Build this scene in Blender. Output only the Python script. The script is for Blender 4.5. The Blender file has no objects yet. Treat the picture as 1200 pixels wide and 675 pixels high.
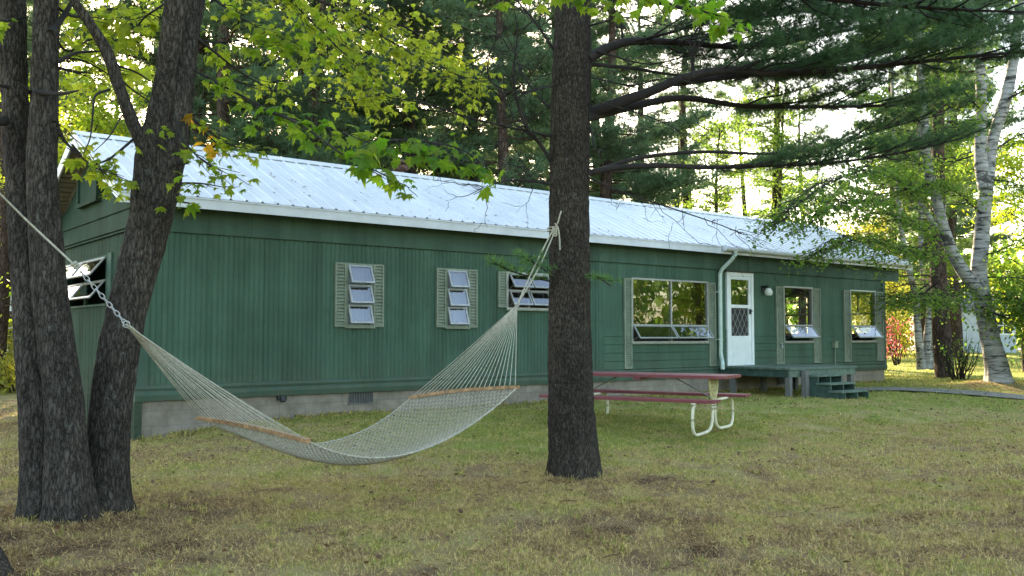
import bpy, math, random
import numpy as np
from mathutils import Vector, Matrix
R = math.radians
random.seed(7); RNG = np.random.default_rng(7)
scene = bpy.context.scene
COL = scene.collection

# ------------------------------------------------------------------ camera
F = 1080.0; TH = math.atan(55.5/1080); EYE = 1.4
cam = bpy.data.cameras.new('camera'); camo = bpy.data.objects.new('camera', cam); COL.objects.link(camo)
camo.location = (0, 0, EYE); camo.rotation_euler = (math.pi/2 + TH, 0, 0)
cam.lens = F/1200*36; cam.sensor_width = 36; cam.clip_end = 2000; cam.clip_start = .05
scene.camera = camo

def at(x, y, Y):
    """photo direction (x, y in the 1200x675 picture) at real depth Y -> world point"""
    a = (x-600)/F; b = (337.5-y)/F
    d = np.array([a, math.cos(TH)-b*math.sin(TH), math.sin(TH)+b*math.cos(TH)])
    return np.array([0, 0, EYE]) + d*(Y/d[1])

# ------------------------------------------------------------------ noise
def _hash(i, j, k, s):
    h = (i*374761393 + j*668265263 + k*2147483647 + s*1274126177) & 0xffffffff
    h = ((h ^ (h >> 13))*1274126177) & 0xffffffff
    return ((h ^ (h >> 16)) & 0xffff)/65535.0
def vnoise(p, s=0):
    p = np.asarray(p, float); f = np.floor(p).astype(np.int64); t = p-f; t = t*t*(3-2*t)
    r = 0
    for a in (0, 1):
        for b in (0, 1):
            for c in (0, 1):
                w = (t[..., 0] if a else 1-t[..., 0])*(t[..., 1] if b else 1-t[..., 1])*(t[..., 2] if c else 1-t[..., 2])
                r = r + w*_hash(f[..., 0]+a, f[..., 1]+b, f[..., 2]+c, s)
    return r
def fbm(p, o=4, s=0):
    p = np.asarray(p, float); r = 0; a = .5; tot = 0
    for i in range(o):
        r = r + a*vnoise(p, s+i); tot += a; a *= .5; p = p*2.03+7.1
    return r/tot
def sstep(a, b, x):
    t = np.clip((np.asarray(x, float)-a)/(b-a), 0, 1); return t*t*(3-2*t)

# ------------------------------------------------------------------ house frame and terrain
HA = R(38.5); HO = np.array([-4.9, 12.1, 0.0])
HU = np.array([math.cos(HA), math.sin(HA), 0]); HV = np.array([-math.sin(HA), math.cos(HA), 0])
HL, HW = 18.42, 4.4
def ground(x, y):
    x = np.asarray(x, float); y = np.asarray(y, float)
    rx, ry = x-HO[0], y-HO[1]
    s = rx*HU[0]+ry*HU[1]; off = -(rx*HV[0]+ry*HV[1])
    h = .19*sstep(5.6, 1.9, off)*sstep(-.6, 2.6, s)*sstep(26, 20, s)*sstep(-12, -5, -off)
    h = np.maximum(h, .0)
    h = h + .0105*np.clip(y-21, 0, 50)*sstep(-2, 6, s)
    bx, by = 11.35, 21.75
    h = h + .16*np.exp(-((x-bx-.2)**2+(y-by)**2)/.9)
    h = h + .02*np.exp(-((x-.63)**2+(y-9.15)**2)/.32) + .015*np.exp(-((x+3.5)**2+(y-7.25)**2)/.5)
    h = h + .03*(fbm(np.stack([x*.5, y*.5, x*0], -1), 2, 3)-.5)
    return h
def gz(x, y): return float(ground(np.array([x]), np.array([y]))[0])

# ------------------------------------------------------------------ mesh accumulation
class Acc:
    def __init__(s): s.v = []; s.f = {}; s.n = 0; s.t = []
    def add(s, v, f, mat=0, tint=None):
        v = np.asarray(v, float).reshape(-1, 3); f = np.asarray(f, np.int64)
        s.f.setdefault((f.shape[1], mat), []).append(f+s.n)
        s.v.append(v); s.n += len(v)
        s.t.append(np.full(len(v), .5) if tint is None else np.broadcast_to(np.asarray(tint, float), (len(v),)))
    def box(s, a, b, mat=0, tint=None):
        x0, y0, z0 = [min(p, q) for p, q in zip(a, b)]; x1, y1, z1 = [max(p, q) for p, q in zip(a, b)]
        s.add([(x0,y0,z0),(x1,y0,z0),(x1,y1,z0),(x0,y1,z0),(x0,y0,z1),(x1,y0,z1),(x1,y1,z1),(x0,y1,z1)],
              [(0,3,2,1),(4,5,6,7),(0,1,5,4),(1,2,6,5),(2,3,7,6),(3,0,4,7)], mat, tint)
    def hexa(s, pts, mat=0):
        s.add(pts, [(0,3,2,1),(4,5,6,7),(0,1,5,4),(1,2,6,5),(2,3,7,6),(3,0,4,7)], mat)
    def tube(s, pts, r, sides=8, mat=0, tint=None, caps=True):
        pts = np.asarray(pts, float); n = len(pts); r = np.broadcast_to(np.asarray(r, float), (n,))
        tg = np.gradient(pts, axis=0); tg /= np.linalg.norm(tg, axis=1)[:, None]+1e-12
        ref = np.array([0, 0, 1.]) if abs(tg[:, 2]).mean() < .8 else np.array([0, 1., 0])
        a = np.cross(tg, ref); a /= np.linalg.norm(a, axis=1)[:, None]+1e-12; b = np.cross(a, tg)
        th = np.arange(sides)*2*math.pi/sides
        V = pts[:, None]+r[:, None, None]*(np.cos(th)[None, :, None]*a[:, None]+np.sin(th)[None, :, None]*b[:, None])
        i = np.arange(n-1)[:, None]*sides; j = np.arange(sides)[None]; j2 = (j+1) % sides
        Fq = np.stack([i+j, i+j2, i+sides+j2, i+sides+j], -1).reshape(-1, 4)
        n0 = s.n; s.add(V.reshape(-1, 3), Fq, mat, tint)
        if caps and sides >= 3:
            for base, rev in ((0, False), ((n-1)*sides, True)):
                idx = np.arange(sides)+base
                if rev: idx = idx[::-1]
                s.f.setdefault((sides, mat), []).append(idx[None]+n0)
    def inst(s, tv, tf, P, X, Y, Z, S, mat=0, tint=None):
        """template instanced at points with axes"""
        tv = np.asarray(tv, float); tf = np.asarray(tf, np.int64); N = len(P); k = len(tv)
        S = np.broadcast_to(np.asarray(S, float), (N,))
        V = P[:, None]+S[:, None, None]*(tv[None, :, 0:1]*X[:, None]+tv[None, :, 1:2]*Y[:, None]+tv[None, :, 2:3]*Z[:, None])
        Fc = (tf[None]+(np.arange(N)*k)[:, None, None]).reshape(-1, tf.shape[1])
        t = None if tint is None else np.repeat(tint, k)
        s.add(V.reshape(-1, 3), Fc, mat, t)
    def build(s, name, mats, parent=None, smooth=False, loc=None):
        me = bpy.data.meshes.new(name)
        V = np.concatenate(s.v); me.vertices.add(len(V)); me.vertices.foreach_set('co', V.astype(np.float32).ravel())
        L = []; st = []; mi = []; c = 0
        for (k, m), lst in s.f.items():
            f = np.concatenate(lst); L.append(f.ravel()); st.append(c+np.arange(len(f))*k); c += f.size; mi.append(np.full(len(f), m))
        L = np.concatenate(L); st = np.concatenate(st); mi = np.concatenate(mi)
        me.loops.add(len(L)); me.loops.foreach_set('vertex_index', L.astype(np.int32))
        me.polygons.add(len(st)); me.polygons.foreach_set('loop_start', st.astype(np.int32))
        me.polygons.foreach_set('material_index', mi.astype(np.int32))
        me.update(calc_edges=True)
        a = me.attributes.new('tint', 'FLOAT', 'POINT'); a.data.foreach_set('value', np.concatenate(s.t).astype(np.float32))
        me.polygons.foreach_set('use_smooth', np.full(len(st), bool(smooth)))
        for m in (mats if isinstance(mats, (list, tuple)) else [mats]): me.materials.append(m)
        o = bpy.data.objects.new(name, me); COL.objects.link(o)
        if parent is not None: o.parent = parent
        if loc is not None: o.location = loc
        return o

def empty(name, loc=(0, 0, 0), rz=0, parent=None):
    o = bpy.data.objects.new(name, None); COL.objects.link(o); o.location = loc; o.rotation_euler = (0, 0, rz)
    o.empty_display_size = .2
    if parent is not None: o.parent = parent
    return o
def tag(o, label, cat, group=None, kind=None):
    if label: o['label'] = label
    if cat: o['category'] = cat
    if group: o['group'] = group
    if kind: o['kind'] = kind
    return o
def children(o): return [c for c in bpy.data.objects if c.parent == o]
def copy_tree(o, kids, parent=None):
    c = o.copy(); COL.objects.link(c); c.parent = parent
    for k, kk in kids: copy_tree(k, kk, c)
    return c
def norm(a): return a/(np.linalg.norm(a, axis=-1, keepdims=True)+1e-12)

# ------------------------------------------------------------------ materials
def mat(name):
    m = bpy.data.materials.new(name); m.use_nodes = True; nt = m.node_tree
    return m, nt, nt.nodes['Principled BSDF']
def nd(nt, t, **kw):
    n = nt.nodes.new(t)
    for k, v in kw.items():
        if k in n.inputs: n.inputs[k].default_value = v
        else: setattr(n, k, v)
    return n
def coords(nt, scale=(1, 1, 1)):
    g = nd(nt, 'ShaderNodeTexCoord'); mp = nd(nt, 'ShaderNodeMapping'); mp.inputs['Scale'].default_value = scale
    nt.links.new(g.outputs['Object'], mp.inputs['Vector']); return mp.outputs['Vector']
def noise(nt, vec, scale, detail=4, rough=.6):
    n = nd(nt, 'ShaderNodeTexNoise'); n.inputs['Scale'].default_value = scale; n.inputs['Detail'].default_value = detail
    n.inputs['Roughness'].default_value = rough; nt.links.new(vec, n.inputs['Vector']); return n.outputs['Fac']
def ramp(nt, fac, stops):
    r = nd(nt, 'ShaderNodeValToRGB'); nt.links.new(fac, r.inputs['Fac']); e = r.color_ramp.elements
    while len(e) < len(stops): e.new(.5)
    for q, (p, c) in zip(e, stops): q.position = p; q.color = (*c, 1) if len(c) == 3 else c
    return r.outputs['Color']
def bump(nt, b, h, st=.3, dist=.01):
    n = nd(nt, 'ShaderNodeBump'); n.inputs['Strength'].default_value = st; n.inputs['Distance'].default_value = dist
    nt.links.new(h, n.inputs['Height']); nt.links.new(n.outputs['Normal'], b.inputs['Normal'])
def simple(name, c, rough=.6, var=.12, scale=3, metal=0, spec=.5, sc=(1, 1, 1), bmp=0):
    m, nt, b = mat(name); v = coords(nt, sc); f = noise(nt, v, scale, 5)
    lo = tuple(max(0, x*(1-var*1.5)) for x in c); hi = tuple(min(1, x*(1+var*1.5)) for x in c)
    nt.links.new(ramp(nt, f, [(.3, lo), (.7, hi)]), b.inputs['Base Color'])
    b.inputs['Roughness'].default_value = rough; b.inputs['Metallic'].default_value = metal
    b.inputs['Specular IOR Level'].default_value = spec
    if bmp: bump(nt, b, noise(nt, v, scale*12, 4), bmp)
    return m
M = {}
def siding(name, c):
    m, nt, b = mat(name); v = coords(nt)
    f = noise(nt, v, 1.3, 6, .65); vs = coords(nt, (3, 3, .4)); g = noise(nt, vs, 1.0, 4, .5)
    mx = nd(nt, 'ShaderNodeMath', operation='MULTIPLY'); nt.links.new(f, mx.inputs[0]); nt.links.new(g, mx.inputs[1])
    lo = tuple(x*.72 for x in c); hi = tuple(x*1.25 for x in c)
    col = ramp(nt, mx.outputs[0], [(.12, lo), (.42, hi)])
    st = noise(nt, coords(nt, (5, 5, .22)), 1.0, 6, .75); ms = nd(nt, 'ShaderNodeMix', data_type='RGBA', blend_type='MULTIPLY'); ms.inputs['Factor'].default_value = .8
    nt.links.new(col, ms.inputs['A']); nt.links.new(ramp(nt, st, [(.30, (.62, .64, .58)), (.46, (1, 1, 1)), (.62, (1, 1, 1)), (.72, (1.35, 1.22, 1.25))]), ms.inputs['B']); col = ms.outputs['Result']
    # scuffs and faded chalky spots in the old paint
    sp = noise(nt, v, 55, 2, .8); sc = ramp(nt, sp, [(.74, (0, 0, 0)), (.80, (1, 1, 1))])
    mix = nd(nt, 'ShaderNodeMix', data_type='RGBA'); nt.links.new(sc, mix.inputs['Factor']); nt.links.new(col, mix.inputs['A'])
    mix.inputs['B'].default_value = (c[0]*2+.03, c[1]*1.5+.03, c[2]*1.7+.03, 1)
    # splashed dirt on the lowest boards
    g_ = nd(nt, 'ShaderNodeTexCoord'); sx_ = nd(nt, 'ShaderNodeSeparateXYZ'); nt.links.new(g_.outputs['Object'], sx_.inputs[0])
    mr = nd(nt, 'ShaderNodeMapRange'); mr.inputs['From Min'].default_value = 1.15; mr.inputs['From Max'].default_value = .5; nt.links.new(sx_.outputs['Z'], mr.inputs['Value'])
    dm = nd(nt, 'ShaderNodeMath', operation='MULTIPLY'); nt.links.new(mr.outputs[0], dm.inputs[0]); nt.links.new(ramp(nt, noise(nt, v, 7, 8, .85), [(.42, (0, 0, 0)), (.62, (.55, .55, .55))]), dm.inputs[1])
    md = nd(nt, 'ShaderNodeMix', data_type='RGBA'); nt.links.new(dm.outputs[0], md.inputs['Factor']); nt.links.new(mix.outputs['Result'], md.inputs['A']); md.inputs['B'].default_value = (.11, .10, .07, 1)
    nt.links.new(md.outputs['Result'], b.inputs['Base Color'])
    b.inputs['Roughness'].default_value = .7; b.inputs['Specular IOR Level'].default_value = .18
    bump(nt, b, noise(nt, v, 6, 3), .25, .01)
    return m
GREEN = (.052, .106, .075)
M['siding'] = siding('green_siding', GREEN)
M['siding2'] = siding('green_trim_paint', (.052, .098, .072))
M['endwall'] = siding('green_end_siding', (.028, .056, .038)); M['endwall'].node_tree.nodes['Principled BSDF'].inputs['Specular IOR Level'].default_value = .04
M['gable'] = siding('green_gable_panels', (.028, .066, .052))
M['shutter'] = simple('shutter_sage', (.17, .205, .15), .55, .15, 8)
M['alu'] = simple('aluminium', (.32, .33, .32), .4, .12, 12, .3)
M['white'] = simple('white_paint', (.66, .70, .70), .5, .06, 4)
M['pipe'] = simple('gutter_white', (.42, .52, .47), .5, .12, 5)
M['fascia'] = simple('fascia_pale_metal', (.55, .58, .60), .5, .08, 3)
M['soffit'] = simple('soffit_tan', (.27, .25, .21), .8, .15, 6)
M['dark'] = simple('dark_interior', (.03, .028, .025), .9, .2, 3)
M['black'] = simple('black_metal', (.015, .015, .015), .5, .2, 5)
M['room'] = simple('room_wall_tan', (.30, .26, .20), .9, .1, 2)
M['roomwhite'] = simple('room_trim_white', (.7, .7, .66), .7, .05, 2)
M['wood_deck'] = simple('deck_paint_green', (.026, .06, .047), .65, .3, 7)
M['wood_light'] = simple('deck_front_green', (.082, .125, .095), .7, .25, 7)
M['greywood'] = simple('weathered_grey_wood', (.12, .12, .11), .9, .3, 9, sc=(1, 1, .2))
M['galv'] = simple('galvanised_steel', (.45, .47, .48), .35, .1, 20, .9)
M['rust'] = simple('rusty_flue', (.09, .045, .03), .9, .5, 20)
M['rope'] = simple('cotton_rope', (.36, .335, .26), .9, .2, 40)
M['oak'] = simple('oak_bar', (.27, .15, .07), .55, .4, 18, sc=(1, 1, 1))
M['cream'] = simple('cream_tube_paint', (.62, .58, .42), .45, .12, 12)
M['cast'] = simple('cast_iron_cream', (.45, .40, .20), .6, .25, 25)
M['shade_glass'] = simple('lamp_glass', (.6, .6, .55), .3, .03, 3)

# roof: painted white ribbed steel
m, nt, b = mat('white_steel_roof'); v = coords(nt, (1, .35, 1)); f = noise(nt, v, 2.2, 6, .6)
nt.links.new(ramp(nt, f, [(.25, (.50, .53, .54)), (.75, (.68, .70, .71))]), b.inputs['Base Color'])
b.inputs['Roughness'].default_value = .42; b.inputs['Specular IOR Level'].default_value = .4; bump(nt, b, noise(nt, coords(nt), 1.6, 3), .25, .03); M['roof'] = m

# concrete block foundation
m, nt, b = mat('painted_block'); g = nd(nt, 'ShaderNodeTexCoord')
sx = nd(nt, 'ShaderNodeSeparateXYZ'); nt.links.new(g.outputs['Object'], sx.inputs[0]); cb = nd(nt, 'ShaderNodeCombineXYZ')
nt.links.new(sx.outputs['X'], cb.inputs['X']); nt.links.new(sx.outputs['Z'], cb.inputs['Y'])
br = nd(nt, 'ShaderNodeTexBrick'); nt.links.new(cb.outputs[0], br.inputs['Vector'])
br.inputs['Color1'].default_value = (.25, .215, .18, 1); br.inputs['Color2'].default_value = (.27, .235, .195, 1); br.inputs['Mortar'].default_value = (.205, .18, .155, 1)
br.inputs['Scale'].default_value = 1; br.inputs['Brick Width'].default_value = .4; br.inputs['Row Height'].default_value = .2; br.inputs['Mortar Size'].default_value = .007
f = noise(nt, g.outputs['Object'], 3.5, 6, .7)
mm = nd(nt, 'ShaderNodeMix', data_type='RGBA', blend_type='MULTIPLY'); mm.inputs['Factor'].default_value = 1
nt.links.new(br.outputs['Color'], mm.inputs['A']); nt.links.new(ramp(nt, f, [(.3, (.55, .53, .48)), (.65, (1, 1, 1))]), mm.inputs['B'])
nt.links.new(mm.outputs['Result'], b.inputs['Base Color']); b.inputs['Roughness'].default_value = .9
bump(nt, b, br.outputs['Fac'], -.5, .006); M['block'] = m

M['vent'] = simple('vent_dark', (.10, .10, .095), .6, .2, 12)
# glass: thin pane, part mirror part clear
m = bpy.data.materials.new('window_glass'); m.use_nodes = True; nt = m.node_tree; nt.nodes.remove(nt.nodes['Principled BSDF'])
out = nt.nodes['Material Output']; tr = nd(nt, 'ShaderNodeBsdfTransparent'); tr.inputs['Color'].default_value = (.72, .76, .74, 1)
gl = nd(nt, 'ShaderNodeBsdfGlossy'); gl.inputs['Roughness'].default_value = .015; gl.inputs['Color'].default_value = (.95, .97, 1, 1)
fr = nd(nt, 'ShaderNodeFresnel', IOR=1.5); ma = nd(nt, 'ShaderNodeMath', operation='MULTIPLY_ADD'); nt.links.new(fr.outputs[0], ma.inputs[0])
ma.inputs[1].default_value = 1.0; ma.inputs[2].default_value = .15; ma.use_clamp = True
gv = coords(nt); nb = nd(nt, 'ShaderNodeBump'); nb.inputs['Strength'].default_value = .03; nb.inputs['Distance'].default_value = .05
nt.links.new(noise(nt, gv, 2.5, 2), nb.inputs['Height']); nt.links.new(nb.outputs[0], gl.inputs['Normal'])
mx = nd(nt, 'ShaderNodeMixShader'); nt.links.new(ma.outputs[0], mx.inputs[0]); nt.links.new(tr.outputs[0], mx.inputs[1]); nt.links.new(gl.outputs[0], mx.inputs[2])
nt.links.new(mx.outputs[0], out.inputs['Surface']); M['glass'] = m

# maroon planks with worn tops
m, nt, b = mat('maroon_planks'); v = coords(nt, (.6, 8, 4)); f = noise(nt, v, 4, 6, .7)
nt.links.new(ramp(nt, f, [(.34, (.09, .018, .022)), (.42, (.16, .03, .038)), (.58, (.19, .035, .045)), (.70, (.27, .09, .10)), (.78, (.36, .24, .21))]), b.inputs['Base Color'])
b.inputs['Roughness'].default_value = .45; M['maroon'] = m

# bark
def bark(name, c0, c1, lich=None, sc=(6, 6, 1.4), k=1.0):
    m, nt, b = mat(name); v = coords(nt, sc)
    vo = nd(nt, 'ShaderNodeTexVoronoi', feature='DISTANCE_TO_EDGE'); vo.inputs['Scale'].default_value = 4*k
    n2 = nd(nt, 'ShaderNodeTexNoise'); n2.inputs['Scale'].default_value = 6*k; n2.inputs['Detail'].default_value = 5; nt.links.new(v, n2.inputs['Vector'])
    ad = nd(nt, 'ShaderNodeMix', data_type='RGBA', blend_type='LINEAR_LIGHT'); ad.inputs['Factor'].default_value = .25
    nt.links.new(v, ad.inputs['A']); nt.links.new(n2.outputs['Color'], ad.inputs['B']); nt.links.new(ad.outputs['Result'], vo.inputs['Vector'])
    col = ramp(nt, vo.outputs['Distance'], [(.0, tuple(x*.4 for x in c0)), (.12, tuple(.7*x+.3*y for x, y in zip(c0, c1))), (.5, c1)])
    f = noise(nt, coords(nt), 9, 6, .75)
    m2 = nd(nt, 'ShaderNodeMix', data_type='RGBA', blend_type='MULTIPLY'); m2.inputs['Factor'].default_value = .8
    nt.links.new(col, m2.inputs['A']); nt.links.new(ramp(nt, noise(nt, coords(nt, (1, 1, .5)), 2.6, 7, .8), [(.34, (.45, .44, .42)), (.52, (.95, .95, .93)), (.68, (1.55, 1.5, 1.42))]), m2.inputs['B']); res = m2.outputs['Result']
    if lich:
        f3 = noise(nt, coords(nt, (1, 1, .6)), 13, 8, .85)
        m3 = nd(nt, 'ShaderNodeMix', data_type='RGBA'); nt.links.new(ramp(nt, f3, [(.57, (0, 0, 0)), (.64, (.7, .7, .7))]), m3.inputs['Factor'])
        nt.links.new(res, m3.inputs['A']); m3.inputs['B'].default_value = (*lich, 1); res = m3.outputs['Result']
    nt.links.new(res, b.inputs['Base Color']); b.inputs['Roughness'].default_value = .95; b.inputs['Specular IOR Level'].default_value = .15
    bump(nt, b, vo.outputs['Distance'], .9, .02); return m
M['bark_maple'] = bark('maple_bark', (.030, .024, .020), (.11, .094, .080), (.13, .132, .112), (9, 9, 2.0))
M['bark_pine'] = bark('pine_bark', (.026, .020, .016), (.092, .076, .062), (.11, .115, .085), (11, 11, 3.4))
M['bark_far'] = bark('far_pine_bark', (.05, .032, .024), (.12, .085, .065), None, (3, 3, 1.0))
M['twig'] = simple('dark_twig_bark', (.018, .014, .012), .95, .3, 8)
# birch bark
m, nt, b = mat('birch_bark'); v = coords(nt, (1.6, 1.6, 9)); f = noise(nt, v, 1.6, 5, .7); f2 = noise(nt, coords(nt, (1, 1, 1.2)), 2.6, 5, .7)
c1 = ramp(nt, f, [(.40, (.022, .02, .018)), (.46, (.20, .195, .18)), (.62, (.33, .325, .31))])
m3 = nd(nt, 'ShaderNodeMix', data_type='RGBA'); nt.links.new(ramp(nt, f2, [(.57, (0, 0, 0)), (.62, (1, 1, 1))]), m3.inputs['Factor'])
nt.links.new(c1, m3.inputs['A']); m3.inputs['B'].default_value = (.045, .04, .035, 1); nt.links.new(m3.outputs['Result'], b.inputs['Base Color'])
b.inputs['Roughness'].default_value = .8; bump(nt, b, f, .4, .01); M['birch'] = m

# leaves: reflecting + translucent, tinted per leaf
def leafmat(name, lo, hi, tlo, thi, tr=.5, rough=.55):
    m, nt, b = mat(name); out = nt.nodes['Material Output']
    at_ = nd(nt, 'ShaderNodeAttribute'); at_.attribute_name = 'tint'
    nt.links.new(ramp(nt, at_.outputs['Fac'], [(0, lo), (1, hi)]), b.inputs['Base Color']); b.inputs['Roughness'].default_value = rough
    b.inputs['Specular IOR Level'].default_value = .35
    t = nd(nt, 'ShaderNodeBsdfTranslucent'); nt.links.new(ramp(nt, at_.outputs['Fac'], [(0, tlo), (1, thi)]), t.inputs['Color'])
    mx = nd(nt, 'ShaderNodeMixShader'); mx.inputs[0].default_value = tr
    nt.links.new(b.outputs[0], mx.inputs[1]); nt.links.new(t.outputs[0], mx.inputs[2]); nt.links.new(mx.outputs[0], out.inputs['Surface']); return m
M['leaf_maple'] = leafmat('maple_leaf', (.045, .11, .012), (.16, .20, .02), (.15, .40, .02), (.58, .64, .06), .6)
M['leaf_orange'] = leafmat('turning_leaf', (.20, .10, .015), (.35, .22, .02), (.7, .35, .03), (.9, .6, .05), .6)
M['leaf_birch'] = leafmat('birch_leaf', (.04, .10, .015), (.09, .16, .02), (.15, .34, .04), (.33, .46, .07), .5)
M['leaf_yellow'] = leafmat('yellow_leaf', (.14, .17, .02), (.30, .26, .03), (.34, .40, .05), (.56, .48, .08), .45)
M['leaf_red'] = leafmat('red_leaf', (.12, .02, .03), (.24, .05, .06), (.35, .05, .08), (.5, .14, .14), .45)
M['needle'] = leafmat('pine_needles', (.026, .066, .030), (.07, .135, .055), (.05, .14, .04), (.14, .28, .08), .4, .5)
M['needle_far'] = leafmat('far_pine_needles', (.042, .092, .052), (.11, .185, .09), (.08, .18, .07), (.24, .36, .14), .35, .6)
M['needle_fresh'] = leafmat('fresh_pine_needles', (.05, .13, .03), (.10, .2, .05), (.10, .26, .05), (.2, .4, .1), .4, .5)
M['dead'] = leafmat('dead_leaves', (.07, .035, .018), (.22, .13, .07), (.15, .07, .03), (.3, .18, .08), .2, .8)

# lawn soil sheet and blades share the 'tint' attribute: 0 bare brown .. 1 green
m, nt, b = mat('lawn_soil'); at_ = nd(nt, 'ShaderNodeAttribute'); at_.attribute_name = 'tint'; v = coords(nt)
n1 = noise(nt, v, 42, 8, .85); n2 = noise(nt, v, 2.1, 5, .6)
s1 = nd(nt, 'ShaderNodeMath', operation='MULTIPLY_ADD'); nt.links.new(n1, s1.inputs[0]); s1.inputs[1].default_value = 1.3; nt.links.new(at_.outputs['Fac'], s1.inputs[2])
s2 = nd(nt, 'ShaderNodeMath', operation='MULTIPLY_ADD'); nt.links.new(n2, s2.inputs[0]); s2.inputs[1].default_value = .35; nt.links.new(s1.outputs[0], s2.inputs[2])
s3 = nd(nt, 'ShaderNodeMath', operation='SUBTRACT'); nt.links.new(s2.outputs[0], s3.inputs[0]); s3.inputs[1].default_value = .80
nt.links.new(ramp(nt, s3.outputs[0], [(0, (.085, .055, .034)), (.25, (.22, .155, .085)), (.6, (.33, .27, .12)), (1, (.21, .24, .06))]), b.inputs['Base Color'])
b.inputs['Roughness'].default_value = 1; b.inputs['Specular IOR Level'].default_value = .05; bump(nt, b, n1, .8, .03); M['lawn'] = m
m, nt, b = mat('grass_blades'); at_ = nd(nt, 'ShaderNodeAttribute'); at_.attribute_name = 'tint'; out = nt.nodes['Material Output']
cc = ramp(nt, at_.outputs['Fac'], [(0, (.33, .21, .11)), (.35, (.62, .48, .25)), (.65, (.56, .48, .17)), (1, (.26, .32, .07))])
gm = nd(nt, 'ShaderNodeMix', data_type='RGBA', blend_type='MULTIPLY'); gm.inputs['Factor'].default_value = 1; nt.links.new(cc, gm.inputs['A']); gv = coords(nt)
nt.links.new(ramp(nt, noise(nt, gv, 23, 4, .8), [(.36, (.35, .33, .30)), (.62, (1.25, 1.22, 1.15))]), gm.inputs['B']); cc = gm.outputs['Result']
nt.links.new(cc, b.inputs['Base Color']); b.inputs['Roughness'].default_value = .7; b.inputs['Specular IOR Level'].default_value = .2
t = nd(nt, 'ShaderNodeBsdfTranslucent'); nt.links.new(cc, t.inputs['Color']); mx = nd(nt, 'ShaderNodeMixShader'); mx.inputs[0].default_value = .3
nt.links.new(b.outputs[0], mx.inputs[1]); nt.links.new(t.outputs[0], mx.inputs[2]); nt.links.new(mx.outputs[0], out.inputs['Surface']); M['blades'] = m
M['path'] = simple('path_concrete', (.17, .165, .15), .9, .25, 12, bmp=.3)
M['road'] = simple('road_asphalt', (.16, .155, .15), .9, .2, 3)
M['moss'] = bark('mossy_bark', (.03, .024, .02), (.09, .075, .06), (.075, .09, .028), (9, 9, 6)); M['moss'].node_tree

# ------------------------------------------------------------------ ground
def greenness(x, y):
    rx, ry = x-HO[0], y-HO[1]; s = rx*HU[0]+ry*HU[1]; off = -(rx*HV[0]+ry*HV[1])
    g = .52*sstep(7.2, 2.2, off+1.3*(fbm(np.stack([x*.45, y*.45, x*0+5], -1), 3, 11)-.5)*3)*sstep(-1, 4, s)
    g = g + .2*sstep(24, 28, y)
    n = fbm(np.stack([x*.9, y*.9, x*0], -1), 4, 21); g = g + (n-.5)*.5
    n = fbm(np.stack([x*4, y*4, x*0], -1), 3, 31); g = g + (n-.5)*1.0
    g = g - .08*sstep(10, 6.5, y) - .30*np.exp(-((x-11.5)**2+(y-21.6)**2)/1.0)
    # worn soil around the trunks
    for cx, cy, rr in ((.63, 9.1, .9), (-3.5, 7.1, 1.0), (-3.3, 5.4, 1.1), (11.5, 21.4, 1.3)):
        g = g - .25*np.exp(-((x-cx)**2+((y-cy))**2)/rr**2)
    return np.clip(.42+g, 0, 1)
def axis(lo, a, b, hi, fine):
    L = list(np.arange(a, b, fine)); st = fine; q = b
    while q < hi: L.append(q); st *= 1.28; q += st
    L.append(hi); q = a; st = fine; P = []
    while q > lo: st *= 1.28; q -= st; P.append(max(q, lo))
    return np.array(P[::-1]+L)
gx = axis(-400, -9, 11, 400, .06); gy = axis(-300, 4, 22, 600, .06)
X, Y = np.meshgrid(gx, gy); Z = ground(X.ravel(), Y.ravel()).reshape(X.shape)
near = sstep(60, 25, np.abs(Y)+np.abs(X)*.5)
Z = Z + near*(.05*(fbm(np.stack([X*3, Y*3, X*0], -1), 3, 41)-.5)+.028*(fbm(np.stack([X*11, Y*11, X*0], -1), 2, 51)-.5))
a = Acc(); ny, nx = X.shape; i = np.arange(ny-1)[:, None]*nx+np.arange(nx-1)[None]
a.add(np.stack([X, Y, Z], -1).reshape(-1, 3), np.stack([i, i+1, i+nx+1, i+nx], -1).reshape(-1, 4), 0, greenness(X.ravel(), Y.ravel()))
g = a.build('lawn', M['lawn'], smooth=True); g['kind'] = 'structure'

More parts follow.
